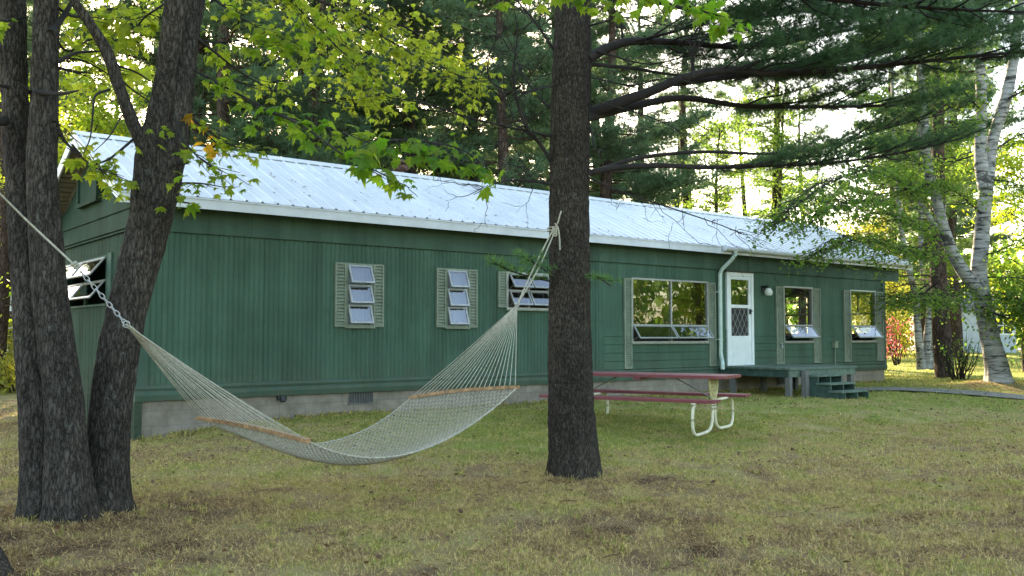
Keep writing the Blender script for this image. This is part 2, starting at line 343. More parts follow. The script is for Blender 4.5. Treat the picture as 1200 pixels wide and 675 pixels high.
def blade_set(a, N, y0, y1, L, W, wide=1.45):
    n = 0
    y = np.sqrt(RNG.random(N)*(y1**2-y0**2)+y0**2); x = (RNG.random(N)*2-1)*y*.5556*wide
    rx, ry = x-HO[0], y-HO[1]; s = rx*HU[0]+ry*HU[1]; v = rx*HV[0]+ry*HV[1]
    keep = ~((s > -.02) & (s < HL+.02) & (v > -.02)) & (v < 1.5*y)
    g = greenness(x, y); dens = fbm(np.stack([x*2.2, y*2.2, x*0], -1), 3, 61)
    keep &= RNG.random(N) < np.clip(.5+g*.5+(dens-.5)*2.4, .22, 1)
    x, y, g = x[keep], y[keep], g[keep]; N = len(x)
    P = np.stack([x, y, ground(x, y)+.05*(fbm(np.stack([x*3, y*3, x*0], -1), 3, 41)-.5)+.002], -1)
    az = RNG.random(N)*2*math.pi; lean = np.clip(RNG.normal(1.05, .35, N)-g*.45, .05, 1.5)
    D = np.stack([np.cos(az)*np.sin(lean), np.sin(az)*np.sin(lean), np.cos(lean)], -1)
    b2 = az+RNG.normal(math.pi/2, .6, N); Wd = np.stack([np.cos(b2), np.sin(b2), 0*b2], -1)
    l = L*(.5+RNG.random(N))*(1-.25*g)
    mid = P+D*l[:, None]*.55; tip = P+D*l[:, None]; tip[:, 2] -= l*.12
    w = W*(.6+.8*RNG.random(N))[:, None]
    V = np.stack([P-Wd*w/2, P+Wd*w/2, mid+Wd*w*.4, tip, mid-Wd*w*.4], 1)
    tint = np.clip(g+RNG.normal(0.0, .25, N), 0, 1)
    idx = np.arange(N)[:, None]*5
    a.add(V.reshape(-1, 3), np.concatenate([idx+k for k in range(5)], 1), 0, np.repeat(tint, 5))
a = Acc()
blade_set(a, 340000, 4.6, 9, .042, .0045); blade_set(a, 240000, 9, 15, .05, .007); blade_set(a, 130000, 15, 27, .06, .011); blade_set(a, 50000, 27, 60, .1, .03)
def tufts(cx, cy, n, L, W, sd, tint=.55):
    N = len(cx)*n; x = np.repeat(cx, n)+RNG.normal(0, sd, N); y = np.repeat(cy, n)+RNG.normal(0, sd, N)
    P = np.stack([x, y, ground(x, y)], -1); az = RNG.random(N)*6.283; ln = np.abs(RNG.normal(0, .55, N)); D = np.stack([np.cos(az)*np.sin(ln), np.sin(az)*np.sin(ln), np.cos(ln)], -1)
    b2 = az+1.57; Wd = np.stack([np.cos(b2), np.sin(b2), 0*b2], -1); l = L*(.35+.9*RNG.random(N)); mid = P+D*l[:, None]*.55; tip = P+D*l[:, None]; tip += D*np.array([1, 1, -.6])*l[:, None]*.25
    w = W*(.7+.6*RNG.random(N))[:, None]; V = np.stack([P-Wd*w/2, P+Wd*w/2, mid+Wd*w*.35, tip, mid-Wd*w*.35], 1); idx = np.arange(N)[:, None]*5
    a.add(V.reshape(-1, 3), np.concatenate([idx+k for k in range(5)], 1), 0, np.repeat(np.clip(tint+RNG.normal(0, .22, N), 0, 1), 5))
for (cx, cy, rr, n_) in ((.63, 9.15, .36, 60), (-3.75, 7.2, .26, 55), (-3.42, 7.1, .24, 50), (-3.2, 7.42, .24, 50), (-3.42, 5.55, .34, 70), (11.4, 21.7, .5, 50), (12.4, 26.4, .35, 30)):
    th_ = RNG.random(n_)*6.283; q_ = rr*(1+.25*np.abs(RNG.normal(0, 1, n_))); tufts(cx+q_*np.cos(th_), cy+q_*np.sin(th_), 9, .055, .005, .03, .35)
s_ = RNG.random(420)*HL; o__ = np.abs(RNG.normal(.02, .06, 420))-.0; q_ = HO+HU*s_[:, None]-HV*(o__-.01)[:, None]; tufts(q_[:, 0], q_[:, 1], 12, .10, .010, .03, .7)
y_ = np.sqrt(RNG.random(700)*(15**2-5**2)+25); x_ = (RNG.random(700)*2-1)*y_*.6; k_ = (x_-HO[0])*HV[0]+(y_-HO[1])*HV[1] < -.1; tufts(x_[k_], y_[k_], 16, .075, .005, .022, .75)
g = a.build('grass', M['blades']); tag(g, 'short dry patchy grass covering the yard', 'grass', kind='stuff')
# litter: dead leaves and fallen needles
a = Acc(); N = 5200
y = np.sqrt(RNG.random(N)*(22**2-4.8**2)+4.8**2); x = (RNG.random(N)*2-1)*y*.6
rx, ry = x-HO[0], y-HO[1]; k = (rx*HV[0]+ry*HV[1] < -.05) & (fbm(np.stack([x, y, x*0], -1), 3, 77) > .42); x, y = x[k], y[k]; N = len(x)
az = RNG.random(N)*6.283; Zx = norm(np.stack([RNG.normal(0, .45, N), RNG.normal(0, .45, N), np.ones(N)], -1))
Xx = norm(np.cross(Zx, np.stack([np.cos(az), np.sin(az), az*0], -1))); Yx = np.cross(Zx, Xx)
tv = [(0, 0, 0), (.3, .25, .12), (.42, .6, .05), (0, 1, .1), (-.42, .6, .12), (-.3, .25, .03)]
a.inst(tv, [(0, 1, 2, 3, 4, 5)], np.stack([x, y, ground(x, y)+.022], -1), Xx, Yx, Zx, RNG.uniform(.02, .055, N), 0, RNG.random(N))
N = 260; s_ = RNG.random(N)*19; t_ = RNG.random(N)**.7; yy = -.3+2.45*(1-t_); P_ = HO+HU*s_[:, None]+HV*yy[:, None]; P_[:, 2] = 3.25+(4.42-3.25)*(yy+.32)/2.52+.012
az = RNG.random(N)*6.283; nrm = norm(np.array([0, 0, 1.])-HV*.46); Zx = np.repeat(nrm[None], N, 0); Xx = norm(np.cross(Zx, np.stack([np.cos(az), np.sin(az), az*0], -1))); Yx = np.cross(Zx, Xx)
a.inst(tv, [(0, 1, 2, 3, 4, 5)], P_, Xx, Yx, Zx, RNG.uniform(.015, .06, N), 0, RNG.random(N))
for k in range(190):
    y0 = math.sqrt(RNG.random()*(18**2-25)+25); x0 = (RNG.random()*2-1)*y0*.58; z0 = gz(x0, y0)+.03
    if (x0-HO[0])*HV[0]+(y0-HO[1])*HV[1] > -.1: continue
    az_ = RNG.random()*6.28; L_ = RNG.uniform(.03, .14); a.tube([(x0, y0, z0), (x0+L_*.5*math.cos(az_)+.01, y0+L_*.5*math.sin(az_), z0+.012), (x0+L_*math.cos(az_), y0+L_*math.sin(az_), z0+.004)], RNG.uniform(.0015, .004), 4, 0, .35)
g = a.build('fallen_leaves', M['dead']); tag(g, 'small brown dead leaves and twigs scattered over the lawn', 'leaves', kind='stuff')

# path, kerb of soil, road
def strip(name, pts, w, m, lift=.02, kind='structure'):
    pts = np.array(pts, float); t = np.linspace(0, len(pts)-1, 60); P = np.stack([np.interp(t, range(len(pts)), pts[:, k]) for k in (0, 1)], -1)
    tg = norm(np.gradient(P, axis=0)); nn = np.stack([-tg[:, 1], tg[:, 0]], -1)
    a = Acc(); rows = []
    for o_ in (-w/2, -w/6, w/6, w/2):
        q = P+nn*o_; rows.append(np.column_stack([q, ground(q[:, 0], q[:, 1])+lift]))
    V = np.stack(rows, 1).reshape(-1, 3); i = np.arange(59)[:, None]*4+np.arange(3)[None]
    a.add(V, np.stack([i, i+1, i+5, i+4], -1).reshape(-1, 4)); o = a.build(name, m, smooth=True); o['kind'] = kind; return o
strip('path', [(7.5, 20.6), (8.6, 20.6), (9.6, 20.0), (11.5, 19.0), (16, 18.2), (30, 18)], 1.1, M['path'], .03)
strip('road', [(-60, 52), (0, 60), (16, 61), (40, 62), (120, 66)], 5.5, M['road'], .06)

# ------------------------------------------------------------------ HOUSE
house = empty('house', tuple(HO), HA)
tag(house, 'long single-storey green house with ribbed siding and white metal roof', 'house')
def part(name, a, mats, parent=house, smooth=False): return a.build(name, mats, parent, smooth)
T = .10   # wall thickness
opens = {'W1': (3.05, 3.46, 1.56, 2.47), 'W2': (4.88, 5.27, 1.56, 2.47), 'W3': (6.15, 7.5, 1.88, 2.47), 'PW': (9.22, 11.44, 1.28, 2.49),
         'DR': (12.12, 12.92, .77, 2.70), 'W4': (14.12, 15.2, 1.27, 2.49), 'W5': (16.84, 17.95, 1.27, 2.49)}
OX = list(opens.values())
def profile_rib(s): # ribbed metal: rounded ridges 8 cm apart
    k = np.round(s/.0125).astype(int) % 6
    return np.array([0, .009, .012, .012, .012, .009])[k]
def cells(s0, s1, z0, z1, holes):
    ss = sorted({s0, s1, *[h[k] for h in holes for k in (0, 1) if s0 < h[k] < s1]})
    zz = sorted({z0, z1, *[h[k] for h in holes for k in (2, 3) if z0 < h[k] < z1]})
    for p, q in zip(ss[:-1], ss[1:]):
        for c, d in zip(zz[:-1], zz[1:]):
            if not any(h[0]-1e-6 <= p and q <= h[1]+1e-6 and h[2]-1e-6 <= c and d <= h[3]+1e-6 for h in holes): yield p, q, c, d
# ribbed panels (real ribs)
def ribbed(a, s0, s1, z0, z1, holes, step=.01, prof=profile_rib, proud=0):
    for p, q, c, d in cells(s0, s1, z0, z1, holes):
        s = np.unique(np.concatenate([np.arange(math.ceil(p/step)*step, q, step), [p, q]])); h = prof(s)+proud
        lo = np.column_stack([s, -h, s*0+c]); hi = np.column_stack([s, -h, s*0+d]); n = len(s)
        V = np.concatenate([lo, hi]); i = np.arange(n-1)[:, None]; a.add(V, np.concatenate([i, i+1, i+1+n, i+n], 1))
LAPZ = 1.53; GS0, GS1 = 8.45, 18.42
a = Acc()
ribbed(a, .12, GS0, .74, 2.86, OX, .0125)
def seam(s): # wide grooved panels right of the ribbed part
    r = (s/.115) % 1; return .004*(r > .12)
ribbed(a, GS0, GS1, LAPZ, 2.86, OX, .0115, seam)
# lap boards under the windows
for k in range(5):
    z0 = .74+k*.158; z1 = min(z0+.158, LAPZ)
    for p, q, c, d in cells(GS0, GS1, z0+.012, z1, OX): a.box((p, -.018, c), (q, .0, d))
# solid wall core behind the skin
for p, q, c, d in cells(.02, HL-.02, .56, 3.15, OX): a.box((p, .002, c), (q, T, d))
# vertical joints
for s in np.arange(.92, 8.3, .815): a.box((s-.006, -.013, .74), (s+.006, 0, 2.84))
for s in (10.7,): a.box((s-.01, -.02, .74), (s+.01, 0, 1.22))
wall_f = part('front_wall', a, M['siding'])
# belly trim: two rounded laps
a = Acc()
prof = [(-.004, .745), (-.030, .735), (-.038, .70), (-.022, .665), (-.040, .655), (-.048, .61), (-.036, .56), (-.030, .535), (.0, .535)]
V = []
for s in (-.035, HL+.03):
    for (yy, zz) in prof: V.append((s, yy, zz))
n = len(prof); a.add(V, [(i, i+n, i+n+1, i+1) for i in range(n-1)]); a.add([V[i] for i in range(n)], [tuple(range(n))]); a.add([V[n+i] for i in range(n)], [tuple(range(n))[::-1]])
part('bottom_trim', a, M['siding2'])
# corner trims
a = Acc(); a.box((-.03, -.026, .53), (.12, .0, 2.86)); a.box((-.03, 0, .53), (-.001, .12, 2.86)); part('corner_trim', a, M['siding2'])
a = Acc(); a.box((HL-.10, -.026, .53), (HL+.03, 0, 2.86)); part('corner_trim', a, M['siding2'])
# deep frieze band under the eaves, proud of the wall, running past the right corner
a = Acc(); a.box((-.05, -.045, 2.79), (19.08, -.012, 3.15)); a.box((-.04, -.011, 2.87), (19.0, -.001, 3.14))
for s in (1.7, 5.4, 9.1, 12.8, 16.5): a.box((s-.008, -.048, 2.79), (s+.008, -.045, 3.15))
a.box((18.45, .0, 2.82), (19.08, HW+.05, 3.14)); part('frieze', a, M['siding2'])
# end wall, left
EZ = 2.82
end_open = (1.50, 3.86, 1.86, 2.53)
a = Acc()
def endcells(y0, y1, z0, z1, holes):
    for p, q, c, d in cells(y0, y1, z0, z1, holes):
        s = np.unique(np.concatenate([np.arange(math.ceil(p/.013)*.013, q, .013), [p, q]])); r = (s/.2) % 1; h = .006*(r > .07)
        n = len(s); V = np.concatenate([np.column_stack([-h, s, s*0+c]), np.column_stack([-h, s, s*0+d])]); i = np.arange(n-1)[:, None]
        a.add(V, np.concatenate([i+n, i+1+n, i+1, i], 1))
        a.box((.002, p, c), (T, q, d))
endcells(.12, HW, .53, EZ, [end_open])
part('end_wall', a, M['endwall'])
a = Acc()
for z0, z1, pr in ((2.82, 2.86, .03), (2.86, 3.11, .045), (3.11, 3.40, .055)):
    a.add([(-pr-.012, -.05, z0), (-pr-.012, HW+.05, z0), (-pr, HW+.05, z1), (-pr, -.05, z1), (0, -.05, z0), (0, HW+.05, z0), (0, HW+.05, z1), (0, -.05, z1)],
          [(0, 3, 2, 1), (0, 1, 5, 4), (3, 7, 6, 2), (0, 4, 7, 3), (1, 2, 6, 5)])
a.box((.001, 0.0, 2.82), (T, HW, 3.25)); a.box((.001, .62, 3.25), (T, HW-.62, 3.39))
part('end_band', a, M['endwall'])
# gable panels
a = Acc(); apex = 4.27; yc = HW/2
def gable(a, sx, sgn, zb=3.36):
    ys = np.arange(.1, HW-.09, .012)
    for p, q in zip(ys[:-1], ys[1:]):
        zt = apex-abs((p+q)/2-yc)*.463
        if zt <= zb: continue
        r = (p/.15) % 1; h = sx+sgn*(.006 if r > .1 else 0)
        a.add([(h, p, zb), (h, q, zb), (h, q, zt), (h, p, zt)], [(0, 1, 2, 3) if sgn > 0 else (3, 2, 1, 0)])
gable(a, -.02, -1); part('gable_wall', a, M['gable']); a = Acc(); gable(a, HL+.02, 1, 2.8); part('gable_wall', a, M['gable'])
# gable hatch: a framed door proud of the panels
hatch = None
a = Acc(); a.box((-.10, 1.80, 3.42), (-.027, 2.78, 3.86)); h_ = part('gable_hatch', a, M['endwall'])
a = Acc(); a.box((-.13, 1.72, 3.40), (-.027, 1.80, 3.96)); a.box((-.135, 1.72, 3.365), (-.027, 2.84, 3.42)); a.box((-.13, 2.78, 3.42), (-.027, 2.84, 3.86))
a.build('hatch_frame', M['endwall'], h_)
# rest of the walls
a = Acc()
for p, q, c, d in cells(.0, HL, .56, 3.15, [(3.5, 5.0, 1.5, 2.4), (15, 16.6, 1.4, 2.4)]): a.box((p, HW-T, c), (q, HW, d))
part('back_wall', a, M['siding'])
REO = [(.30, 1.10, 1.45, 2.46), (1.75, 3.15, 1.45, 2.46)]
a = Acc()
for p, q, c, d in cells(.0, HW, .56, 3.15, REO): a.box((HL-T, p, c), (HL, q, d))
part('right_end_wall', a, M['siding'])
# interior
a = Acc(); a.box((.1, .1, .60), (HL-.1, HW-.1, .66)); part('floor', a, M['room'])
a = Acc(); a.box((.1, .1, 2.74), (HL-.1, HW-.1, 2.78)); part('ceiling', a, M['room'])
a = Acc()
for s in (2.4, 4.1, 6.0, 8.3, 13.4): a.box((s, T+.002, .66), (s+.08, HW-T-.002, 2.74))
a.box((.12, T+1.3, .66), (8.2, T+1.38, 2.74)); part('partition', a, M['room'])
# foundation
a = Acc(); a.box((.0, .03, -.3), (HL, .23, .556)); a.box((HL-.2, .23, -.3), (HL-.001, HW-.001, .556)); a.box((.23, HW-.2, -.3), (HL-.2, HW, .556))
a.box((0.0, .23, -.3), (.2, HW, .54))
fnd = part('foundation', a, M['block'])
a = Acc(); a.box((-.035, -.02, -.2), (.06, .028, .53)); a.box((-.035, .028, -.2), (-.002, HW, .53))
for k in range(1, 12): a.box((-.042, k*.38, -.2), (-.036, k*.38+.02, .53))
part('skirting', a, M['endwall'])
for s0, s1, z0, z1 in ((3.12, 3.52, .36, .54), (13.9, 14.4, .3, .5)):
    a = Acc(); a.box((s0, .018, z0), (s1, .03, z1), 1); a.box((s0-.02, .01, z1-.01), (s1+.02, .028, z1+.012)); a.box((s0-.02, .01, z0-.012), (s1+.02, .028, z0+.01))
    for k in range(15): q = s0+(s1-s0)*k/14; a.box((q-.006, .008, z0), (q+.006, .02, z1))
    part('foundation_vent', a, [M['vent'], M['black']])
a = Acc(); a.tube([(2.02, .02, .50), (2.02, -.03, .50), (2.02, -.05, .45)], .04, 10); a.box((1.95, -.02, .47), (2.09, .028, .53)); part('pipe_stub', a, M['black'])

# ---- windows
def sash(parent, s0, s1, ztop, h, ang, y=-.02, mesh='sash', glassmat=None, fw=.028):
    """top hung sash, tilted outward at the bottom"""
    a = Acc(); ca, sa = math.cos(ang), math.sin(ang)
    def p(s, d, t): return (s, y-d*sa-t*ca, ztop-d*ca+t*sa)
    def bx(sa_, sb_, d0, d1, t0, t1, mt):
        a.hexa([p(sa_, d1, t0), p(sb_, d1, t0), p(sb_, d1, t1), p(sa_, d1, t1), p(sa_, d0, t0), p(sb_, d0, t0), p(sb_, d0, t1), p(sa_, d0, t1)], mt)
    bx(s0, s1, 0, fw, 0, .022, 0); bx(s0, s1, h-fw, h, 0, .022, 0); bx(s0, s0+fw, fw, h-fw, 0, .022, 0); bx(s1-fw, s1, fw, h-fw, 0, .022, 0)
    a.add([p(s0+fw, fw, .011), p(s1-fw, fw, .011), p(s1-fw, h-fw, .011), p(s0+fw, h-fw, .011)], [(0, 3, 2, 1)], 1)
    if ang > .1: # side arms
        for s in (s0+.012, s1-.012): a.tube([p(s, h*.8, -.004), (s, .02, ztop-h*.95)], .005, 5)
    return a.build(mesh, [M['alu'], M['glass']], parent)
def wframe(o, mull=(), bars=(), w=.03, name='window', sill=True):
    s0, s1, z0, z1 = o; a = Acc()
    a.box((s0-w, -.04, z1-.004), (s1+w, .05, z1+w)); a.box((s0-w, -.04, z0-w), (s1+w, .05, z0+.004))
    a.box((s0-w, -.038, z0+.004), (s0+.006, .05, z1-.004)); a.box((s1-.006, -.038, z0+.004), (s1+w, .05, z1-.004))
    for s in mull: a.box((s-.018, -.034, z0+.004), (s+.018, .045, z1-.004))
    for z in bars: a.box((s0+.006, -.032, z-.016), (s1-.006, .043, z+.016))
    f = part(name, a, M['shutter'] if len(bars) == 2 else M['alu'])
    if sill:
        a = Acc(); a.box((s0-w-.02, -.07, z0-w-.022), (s1+w+.02, -.02, z0-w)); a.build('sill', M['shutter'], f)
    return f
def shutter(s0, s1, z0, z1, n=None, split=False):
    a = Acc(); t = .03; b = .028
    for p, q, c, d in ((s0, s1, z1-b, z1), (s0, s1, z0, z0+b)): a.box((p, -.05, c), (q, -.01, d))
    a.box((s0, -.05, z0+b), (s0+b, -.01, z1-b)); a.box((s1-b, -.05, z0+b), (s1, -.01, z1-b)); a.box((s0+b, -.022, z0+b), (s1-b, -.012, z1-b))
    h = z1-z0-2*b; n = n or int(h/.045)
    for k in range(n):
        z = z0+b+h*(k+.1)/n; a.hexa([(s0+b, -.049, z), (s1-b, -.049, z), (s1-b, -.023, z), (s0+b, -.023, z), (s0+b, -.026, z+h/n*.72), (s1-b, -.026, z+h/n*.72), (s1-b, -.023, z+h/n*.72), (s0+b, -.023, z+h/n*.72)])
    part('shutter', a, M['shutter'])
M['sky_backing'] = simple('sky_tone_grey', (.22, .23, .26), .8, .1, 3)  # grey-blue of a sheet added behind panes, standing in for reflected sky
def sky_backing(parent, s0, s1, z0, z1, y=.075, m='sky_backing'):
    a = Acc(); n = 24; ss = np.linspace(s0, s1, n*3); yy = y+.012*np.sin(ss*70)
    V = np.concatenate([np.column_stack([ss, yy, ss*0+z0]), np.column_stack([ss, yy, ss*0+z1])]); k = len(ss); i = np.arange(k-1)[:, None]
    a.add(V, np.concatenate([i, i+1, i+1+k, i+k], 1)); a.build('curtain_or_backing', M[m], parent)  # added backing, rippled like cloth, gives the panes their blue light tone
for key, angs in (('W1', (24, 22, 20)), ('W2', (21, 19, 18))):
    o = opens[key]; w = wframe(o, bars=(o[2]+.303, o[2]+.606))
    for k, an in enumerate(angs): sash(w, o[0]+.005, o[1]-.005, o[3]-.005-k*.303, .298, R(an))
    sky_backing(w, o[0], o[1], o[2], o[3])
    shutter(o[0]-.215, o[0]-.032, 1.53, 2.50, 18); shutter(o[1]+.032, o[1]+.215, 1.53, 2.50, 18)
o = opens['W3']; w = wframe(o, mull=(6.62, 7.08), bars=(2.175,))
for i in range(3):
    for k in range(2): sash(w, 6.17+.45*i+.01, 6.17+.45*i+.435, 2.46-.295*k, .285, R((34, 30)[k]))
shutter(5.93, 6.115, 1.88, 2.50, 12); shutter(7.535, 7.72, 1.88, 2.50, 12)
def picture(o, mull, nsash, zb, lo_ang, sw, zsh, curtain_or_backing=None):
    w = wframe(o, mull=mull, bars=(zb,)); s0, s1, z0, z1 = o
    ed = [s0]+list(mull)+[s1]
    for p, q in zip(ed[:-1], ed[1:]):
        a = Acc(); a.add([(p+.02, -.008, zb+.014), (q-.02, -.008, zb+.014), (q-.02, -.008, z1-.006), (p+.02, -.008, z1-.006)], [(0, 1, 2, 3)]); a.build('pane', M['glass'], w)
        sash(w, p+.012, q-.012, zb-.012, zb-z0-.005, R(lo_ang))
    return w
w = picture(opens['PW'], (10.33,), 2, 1.60, 36, .2, .75)
a = Acc(); a.box((9.25, .5, .66), (11.4, .52, 1.35)); part('room_cabinet', a, M['dark'])
shutter(8.98, 9.185, .76, 2.50, 40); shutter(11.475, 11.69, .76, 2.50, 40)
w = picture(opens['W4'], (), 1, 1.63, 38, .2, .75); shutter(13.80, 14.085, .76, 2.50, 40); shutter(15.235, 15.52, .76, 2.50, 40)
w = picture(opens['W5'], (), 1, 1.63, 38, .2, .75); shutter(16.52, 16.805, .76, 2.50, 40); shutter(17.985, 18.30, .76, 2.50, 40)
# end wall window: awning pairs
e0, e1, z0, z1 = end_open
a = Acc(); w_ = .03
a.box((-.03, e0-w_, z1), (.02, e1+w_, z1+w_)); a.box((-.03, e0-w_, z0-w_), (.02, e1+w_, z0)); a.box((-.028, e0-w_, z0), (.02, e0, z1)); a.box((-.028, e1, z0), (.02, e1+w_, z1))
a.box((-.026, e0, 2.18), (.02, e1, 2.215)); a.box((-.024, 2.66, z0), (.02, 2.70, 2.18)); a.box((-.024, 2.66, 2.215), (.02, 2.70, z1)); ew = part('window', a, M['siding2'])
def esash(y0, y1, zt, h, ang):
    a = Acc(); ca, sa = math.cos(ang), math.sin(ang); fw = .03
    def p(s, d, t): return (-.03-d*sa-t*ca, s, zt-d*ca+t*sa)
    def bx(q0, q1, d0, d1):
        a.hexa([p(q0, d1, 0), p(q0, d1, .022), p(q1, d1, .022), p(q1, d1, 0), p(q0, d0, 0), p(q0, d0, .022), p(q1, d0, .022), p(q1, d0, 0)])
    bx(y0, y1, 0, fw); bx(y0, y1, h-fw, h); bx(y0, y0+fw, fw, h-fw); bx(y1-fw, y1, fw, h-fw)
    a.add([p(y0+fw, fw, .011), p(y1-fw, fw, .011), p(y1-fw, h-fw, .011), p(y0+fw, h-fw, .011)], [(0, 1, 2, 3)], 1); a.build('sash', [M['alu'], M['glass']], ew)
for k, zt in enumerate((2.52, 2.19)):
    esash(e0+.01, 2.67, zt, .33, R(38)); esash(2.69, e1-.01, zt, .33, R(38))
a = Acc(); a.box((-.03, e0-.26, z0-.05), (-.007, e0-.06, z1+.05)); 
for k in range(12): a.box((-.036, e0-.24, z0-.02+k*.055), (-.03, e0-.08, z0+.01+k*.055))
part('shutter', a, M['siding2'])
# right end windows with white casing inside
for (p, q, c, d) in REO:
    a = Acc()
    for x0, x1 in ((HL-T-.03, HL-T-.002), (HL+.002, HL+.03)):
        a.box((x0, p-.07, c-.07), (x1, q+.07, c)); a.box((x0, p-.07, d), (x1, q+.07, d+.07)); a.box((x0, p-.07, c), (x1, p, d)); a.box((x0, q, c), (x1, q+.07, d))
    a.box((HL-.06, p, (c+d)/2-.02), (HL-.03, q, (c+d)/2+.02)); a.box((HL-.06, (p+q)/2-.015, (c+d)/2+.02), (HL-.03, (p+q)/2+.015, d)); f = part('window', a, M['roomwhite'])
    a = Acc(); a.add([(HL-.045, p, c), (HL-.045, q, c), (HL-.045, q, d), (HL-.045, p, d)], [(0, 1, 2, 3)]); a.build('pane', M['glass'], f)
a = Acc(); ss = np.linspace(3.2, 3.9, 60); V = np.concatenate([np.column_stack([HL-.16+.02*np.sin(ss*60), ss, ss*0+1.0]), np.column_stack([HL-.16+.02*np.sin(ss*60), ss, ss*0+2.6])])
i = np.arange(59)[:, None]; a.add(V, np.concatenate([i, i+1, i+61, i+60], 1)); part('curtain_or_backing', a, M['roomwhite'])

# ---- door
s0, s1, z0, z1 = opens['DR']
a = Acc(); w_ = .055
a.box((s0-w_, -.05, z0-.02), (s0+.02, .03, z1+w_)); a.box((s1-.02, -.05, z0-.02), (s1+w_, .03, z1+w_)); a.box((s0+.02, -.048, z1-.02), (s1-.02, .03, z1+w_-.002)); a.box((s0+.02, -.06, z0-.03), (s1-.02, .03, z0-.001))
part('door_frame', a, M['white'])
a = Acc(); zp = z0+.62; zm = z0+1.22
a.box((s0+.022, -.03, z0+.002), (s0+.10, .012, z1-.022)); a.box((s1-.10, -.03, z0+.002), (s1-.022, .012, z1-.022))
a.box((s0+.10, -.03, z1-.10), (s1-.10, .012, z1-.022)); a.box((s0+.10, -.03, zm), (s1-.10, .012, zm+.07)); a.box((s0+.10, -.03, z0+.002), (s1-.10, .01, zp))
a.box((s0+.14, -.036, z0+.05), (s1-.14, -.0301, zp-.05))
door = part('door', a, M['white'])
a = Acc(); a.add([(s0+.1, -.012, zm+.07), (s1-.1, -.012, zm+.07), (s1-.1, -.012, z1-.1), (s0+.1, -.012, z1-.1)], [(0, 1, 2, 3)]); a.build('door_glass', M['glass'], door)
a = Acc(); a.box((s0+.10, .0, zp), (s1-.10, .008, zm)); a.build('door_screen', M['black'], door)
a = Acc()
W_, H_ = s1-s0-.2, zm-zp
def clipline(x0, y0, dx, dy):
    t0, t1 = -9, 9
    for o_, d_, lim in ((x0, dx, W_), (y0, dy, H_)):
        ta, tb = (0-o_)/d_, (lim-o_)/d_; t0 = max(t0, min(ta, tb)); t1 = min(t1, max(ta, tb))
    return t0, t1
for k in range(-6, 9):
    for sg in (1, -1):
        x0 = k*.155+(0 if sg > 0 else .0); t0, t1 = clipline(x0, 0, sg*.6, 1)
        if t1 > t0+.02: a.tube([(s0+.1+x0+sg*.6*t, -.012, zp+t) for t in (t0, t1)], .005, 5)
a.build('door_grille', M['alu'], door)
a = Acc(); a.box((s1-.085, -.06, zm-.13), (s1-.04, -.031, zm-.02)); a.tube([(s1-.065, -.06, zm-.06), (s1-.065, -.10, zm-.06)], .015, 8); a.build('handle', M['black'], door)
a = Acc(); a.box((s0-.12, -.09, z1+.06), (s1+.02, -.002, z1+.085)); part('door_cap', a, M['black'])

# ---- fittings
a = Acc(); a.box((13.30, -.03, 2.37), (13.42, 0, 2.50)); a.tube([(13.36, -.02, 2.47), (13.36, -.14, 2.47), (13.36, -.16, 2.44)], .035, 10)
pl = part('porch_light', a, M['black'])
a = Acc(); t = np.linspace(0, 1, 8); a.tube(np.column_stack([t*0+13.36, t*0-.16, 2.44-.16*t]), .045+.045*np.sin(np.clip(t*2.6, 0, 2.9)), 14); a.build('lamp_glass', M['shade_glass'], pl)
a = Acc(); a.box((16.02, -.10, 1.10), (16.15, -.018, 1.25)); a.box((16.01, -.115, 1.24), (16.16, -.018, 1.262)); a.tube([(16.08, -.05, 1.10), (16.08, -.05, .56)], .016, 8); part('outlet_box', a, M['shutter'])
a = Acc(); a.tube([(13.94, 0, 1.18), (13.94, -.08, 1.18), (13.94, -.10, 1.12)], .016, 8); a.tube([(13.90, -.07, 1.215), (13.98, -.07, 1.215)], .012, 8); part('faucet', a, M['alu'])

# ---- roof
RT = 4.42; EZt = 3.25; EY0 = -.32; EY1 = HW+.32; S0, S1 = -.34, 19.28; slope = (RT-EZt)/(yc-EY0)
a = Acc(); rib = .2286; pts = []
k0 = math.floor(S0/rib); s = S0; pts = [(S0, 0)]
for k in range(int((S1-S0)/rib)+1):
    c = S0+.06+k*rib
    if c+.03 > S1: break
    pts += [(c-.022, 0), (c-.012, .019), (c+.012, .019), (c+.022, 0)]
pts.append((S1, 0)); P = np.array(pts); n = len(P)
for sg, ye in ((1, EY0), (-1, EY1)):
    rows = []
    for j, t in enumerate((0, .5, 1)): rows.append(np.column_stack([P[:, 0], np.full(n, ye+(yc-ye)*t), EZt+(RT-EZt)*t+P[:, 1]]))
    V = np.concatenate(rows); F_ = []
    for j in range(2):
        i = np.arange(n-1)[:, None]+j*n; q = np.concatenate([i, i+1, i+1+n, i+n], 1); F_.append(q if sg > 0 else q[:, ::-1])
    a.add(V, np.concatenate(F_))
    # underside
    z_ = -.03; a.add([(S0, ye, EZt+z_), (S1, ye, EZt+z_), (S1, yc, RT+z_), (S0, yc, RT+z_)], [(3, 2, 1, 0)])
roof = part('roof', a, M['roof'])
a = Acc()
for sg in (-1, 1):
    a.hexa([(S0-.01, yc, RT+.018), (S1+.01, yc, RT+.018), (S1+.01, yc+sg*.17, RT+.018-.17*slope), (S0-.01, yc+sg*.17, RT+.018-.17*slope),
            (S0-.01, yc, RT+.036), (S1+.01, yc, RT+.036), (S1+.01, yc+sg*.17, RT+.030-.17*slope), (S0-.01, yc+sg*.17, RT+.030-.17*slope)])
a.build('ridge_cap', M['roof'], roof)
a = Acc()
for y0 in (EY0, EY1-.02): a.box((S0, y0, EZt-.155), (S1, y0+.02, EZt-.008))
a.box((S0, EY0-.012, EZt-.03), (S1, EY0-.001, EZt-.006))
part('fascia', a, M['fascia'])
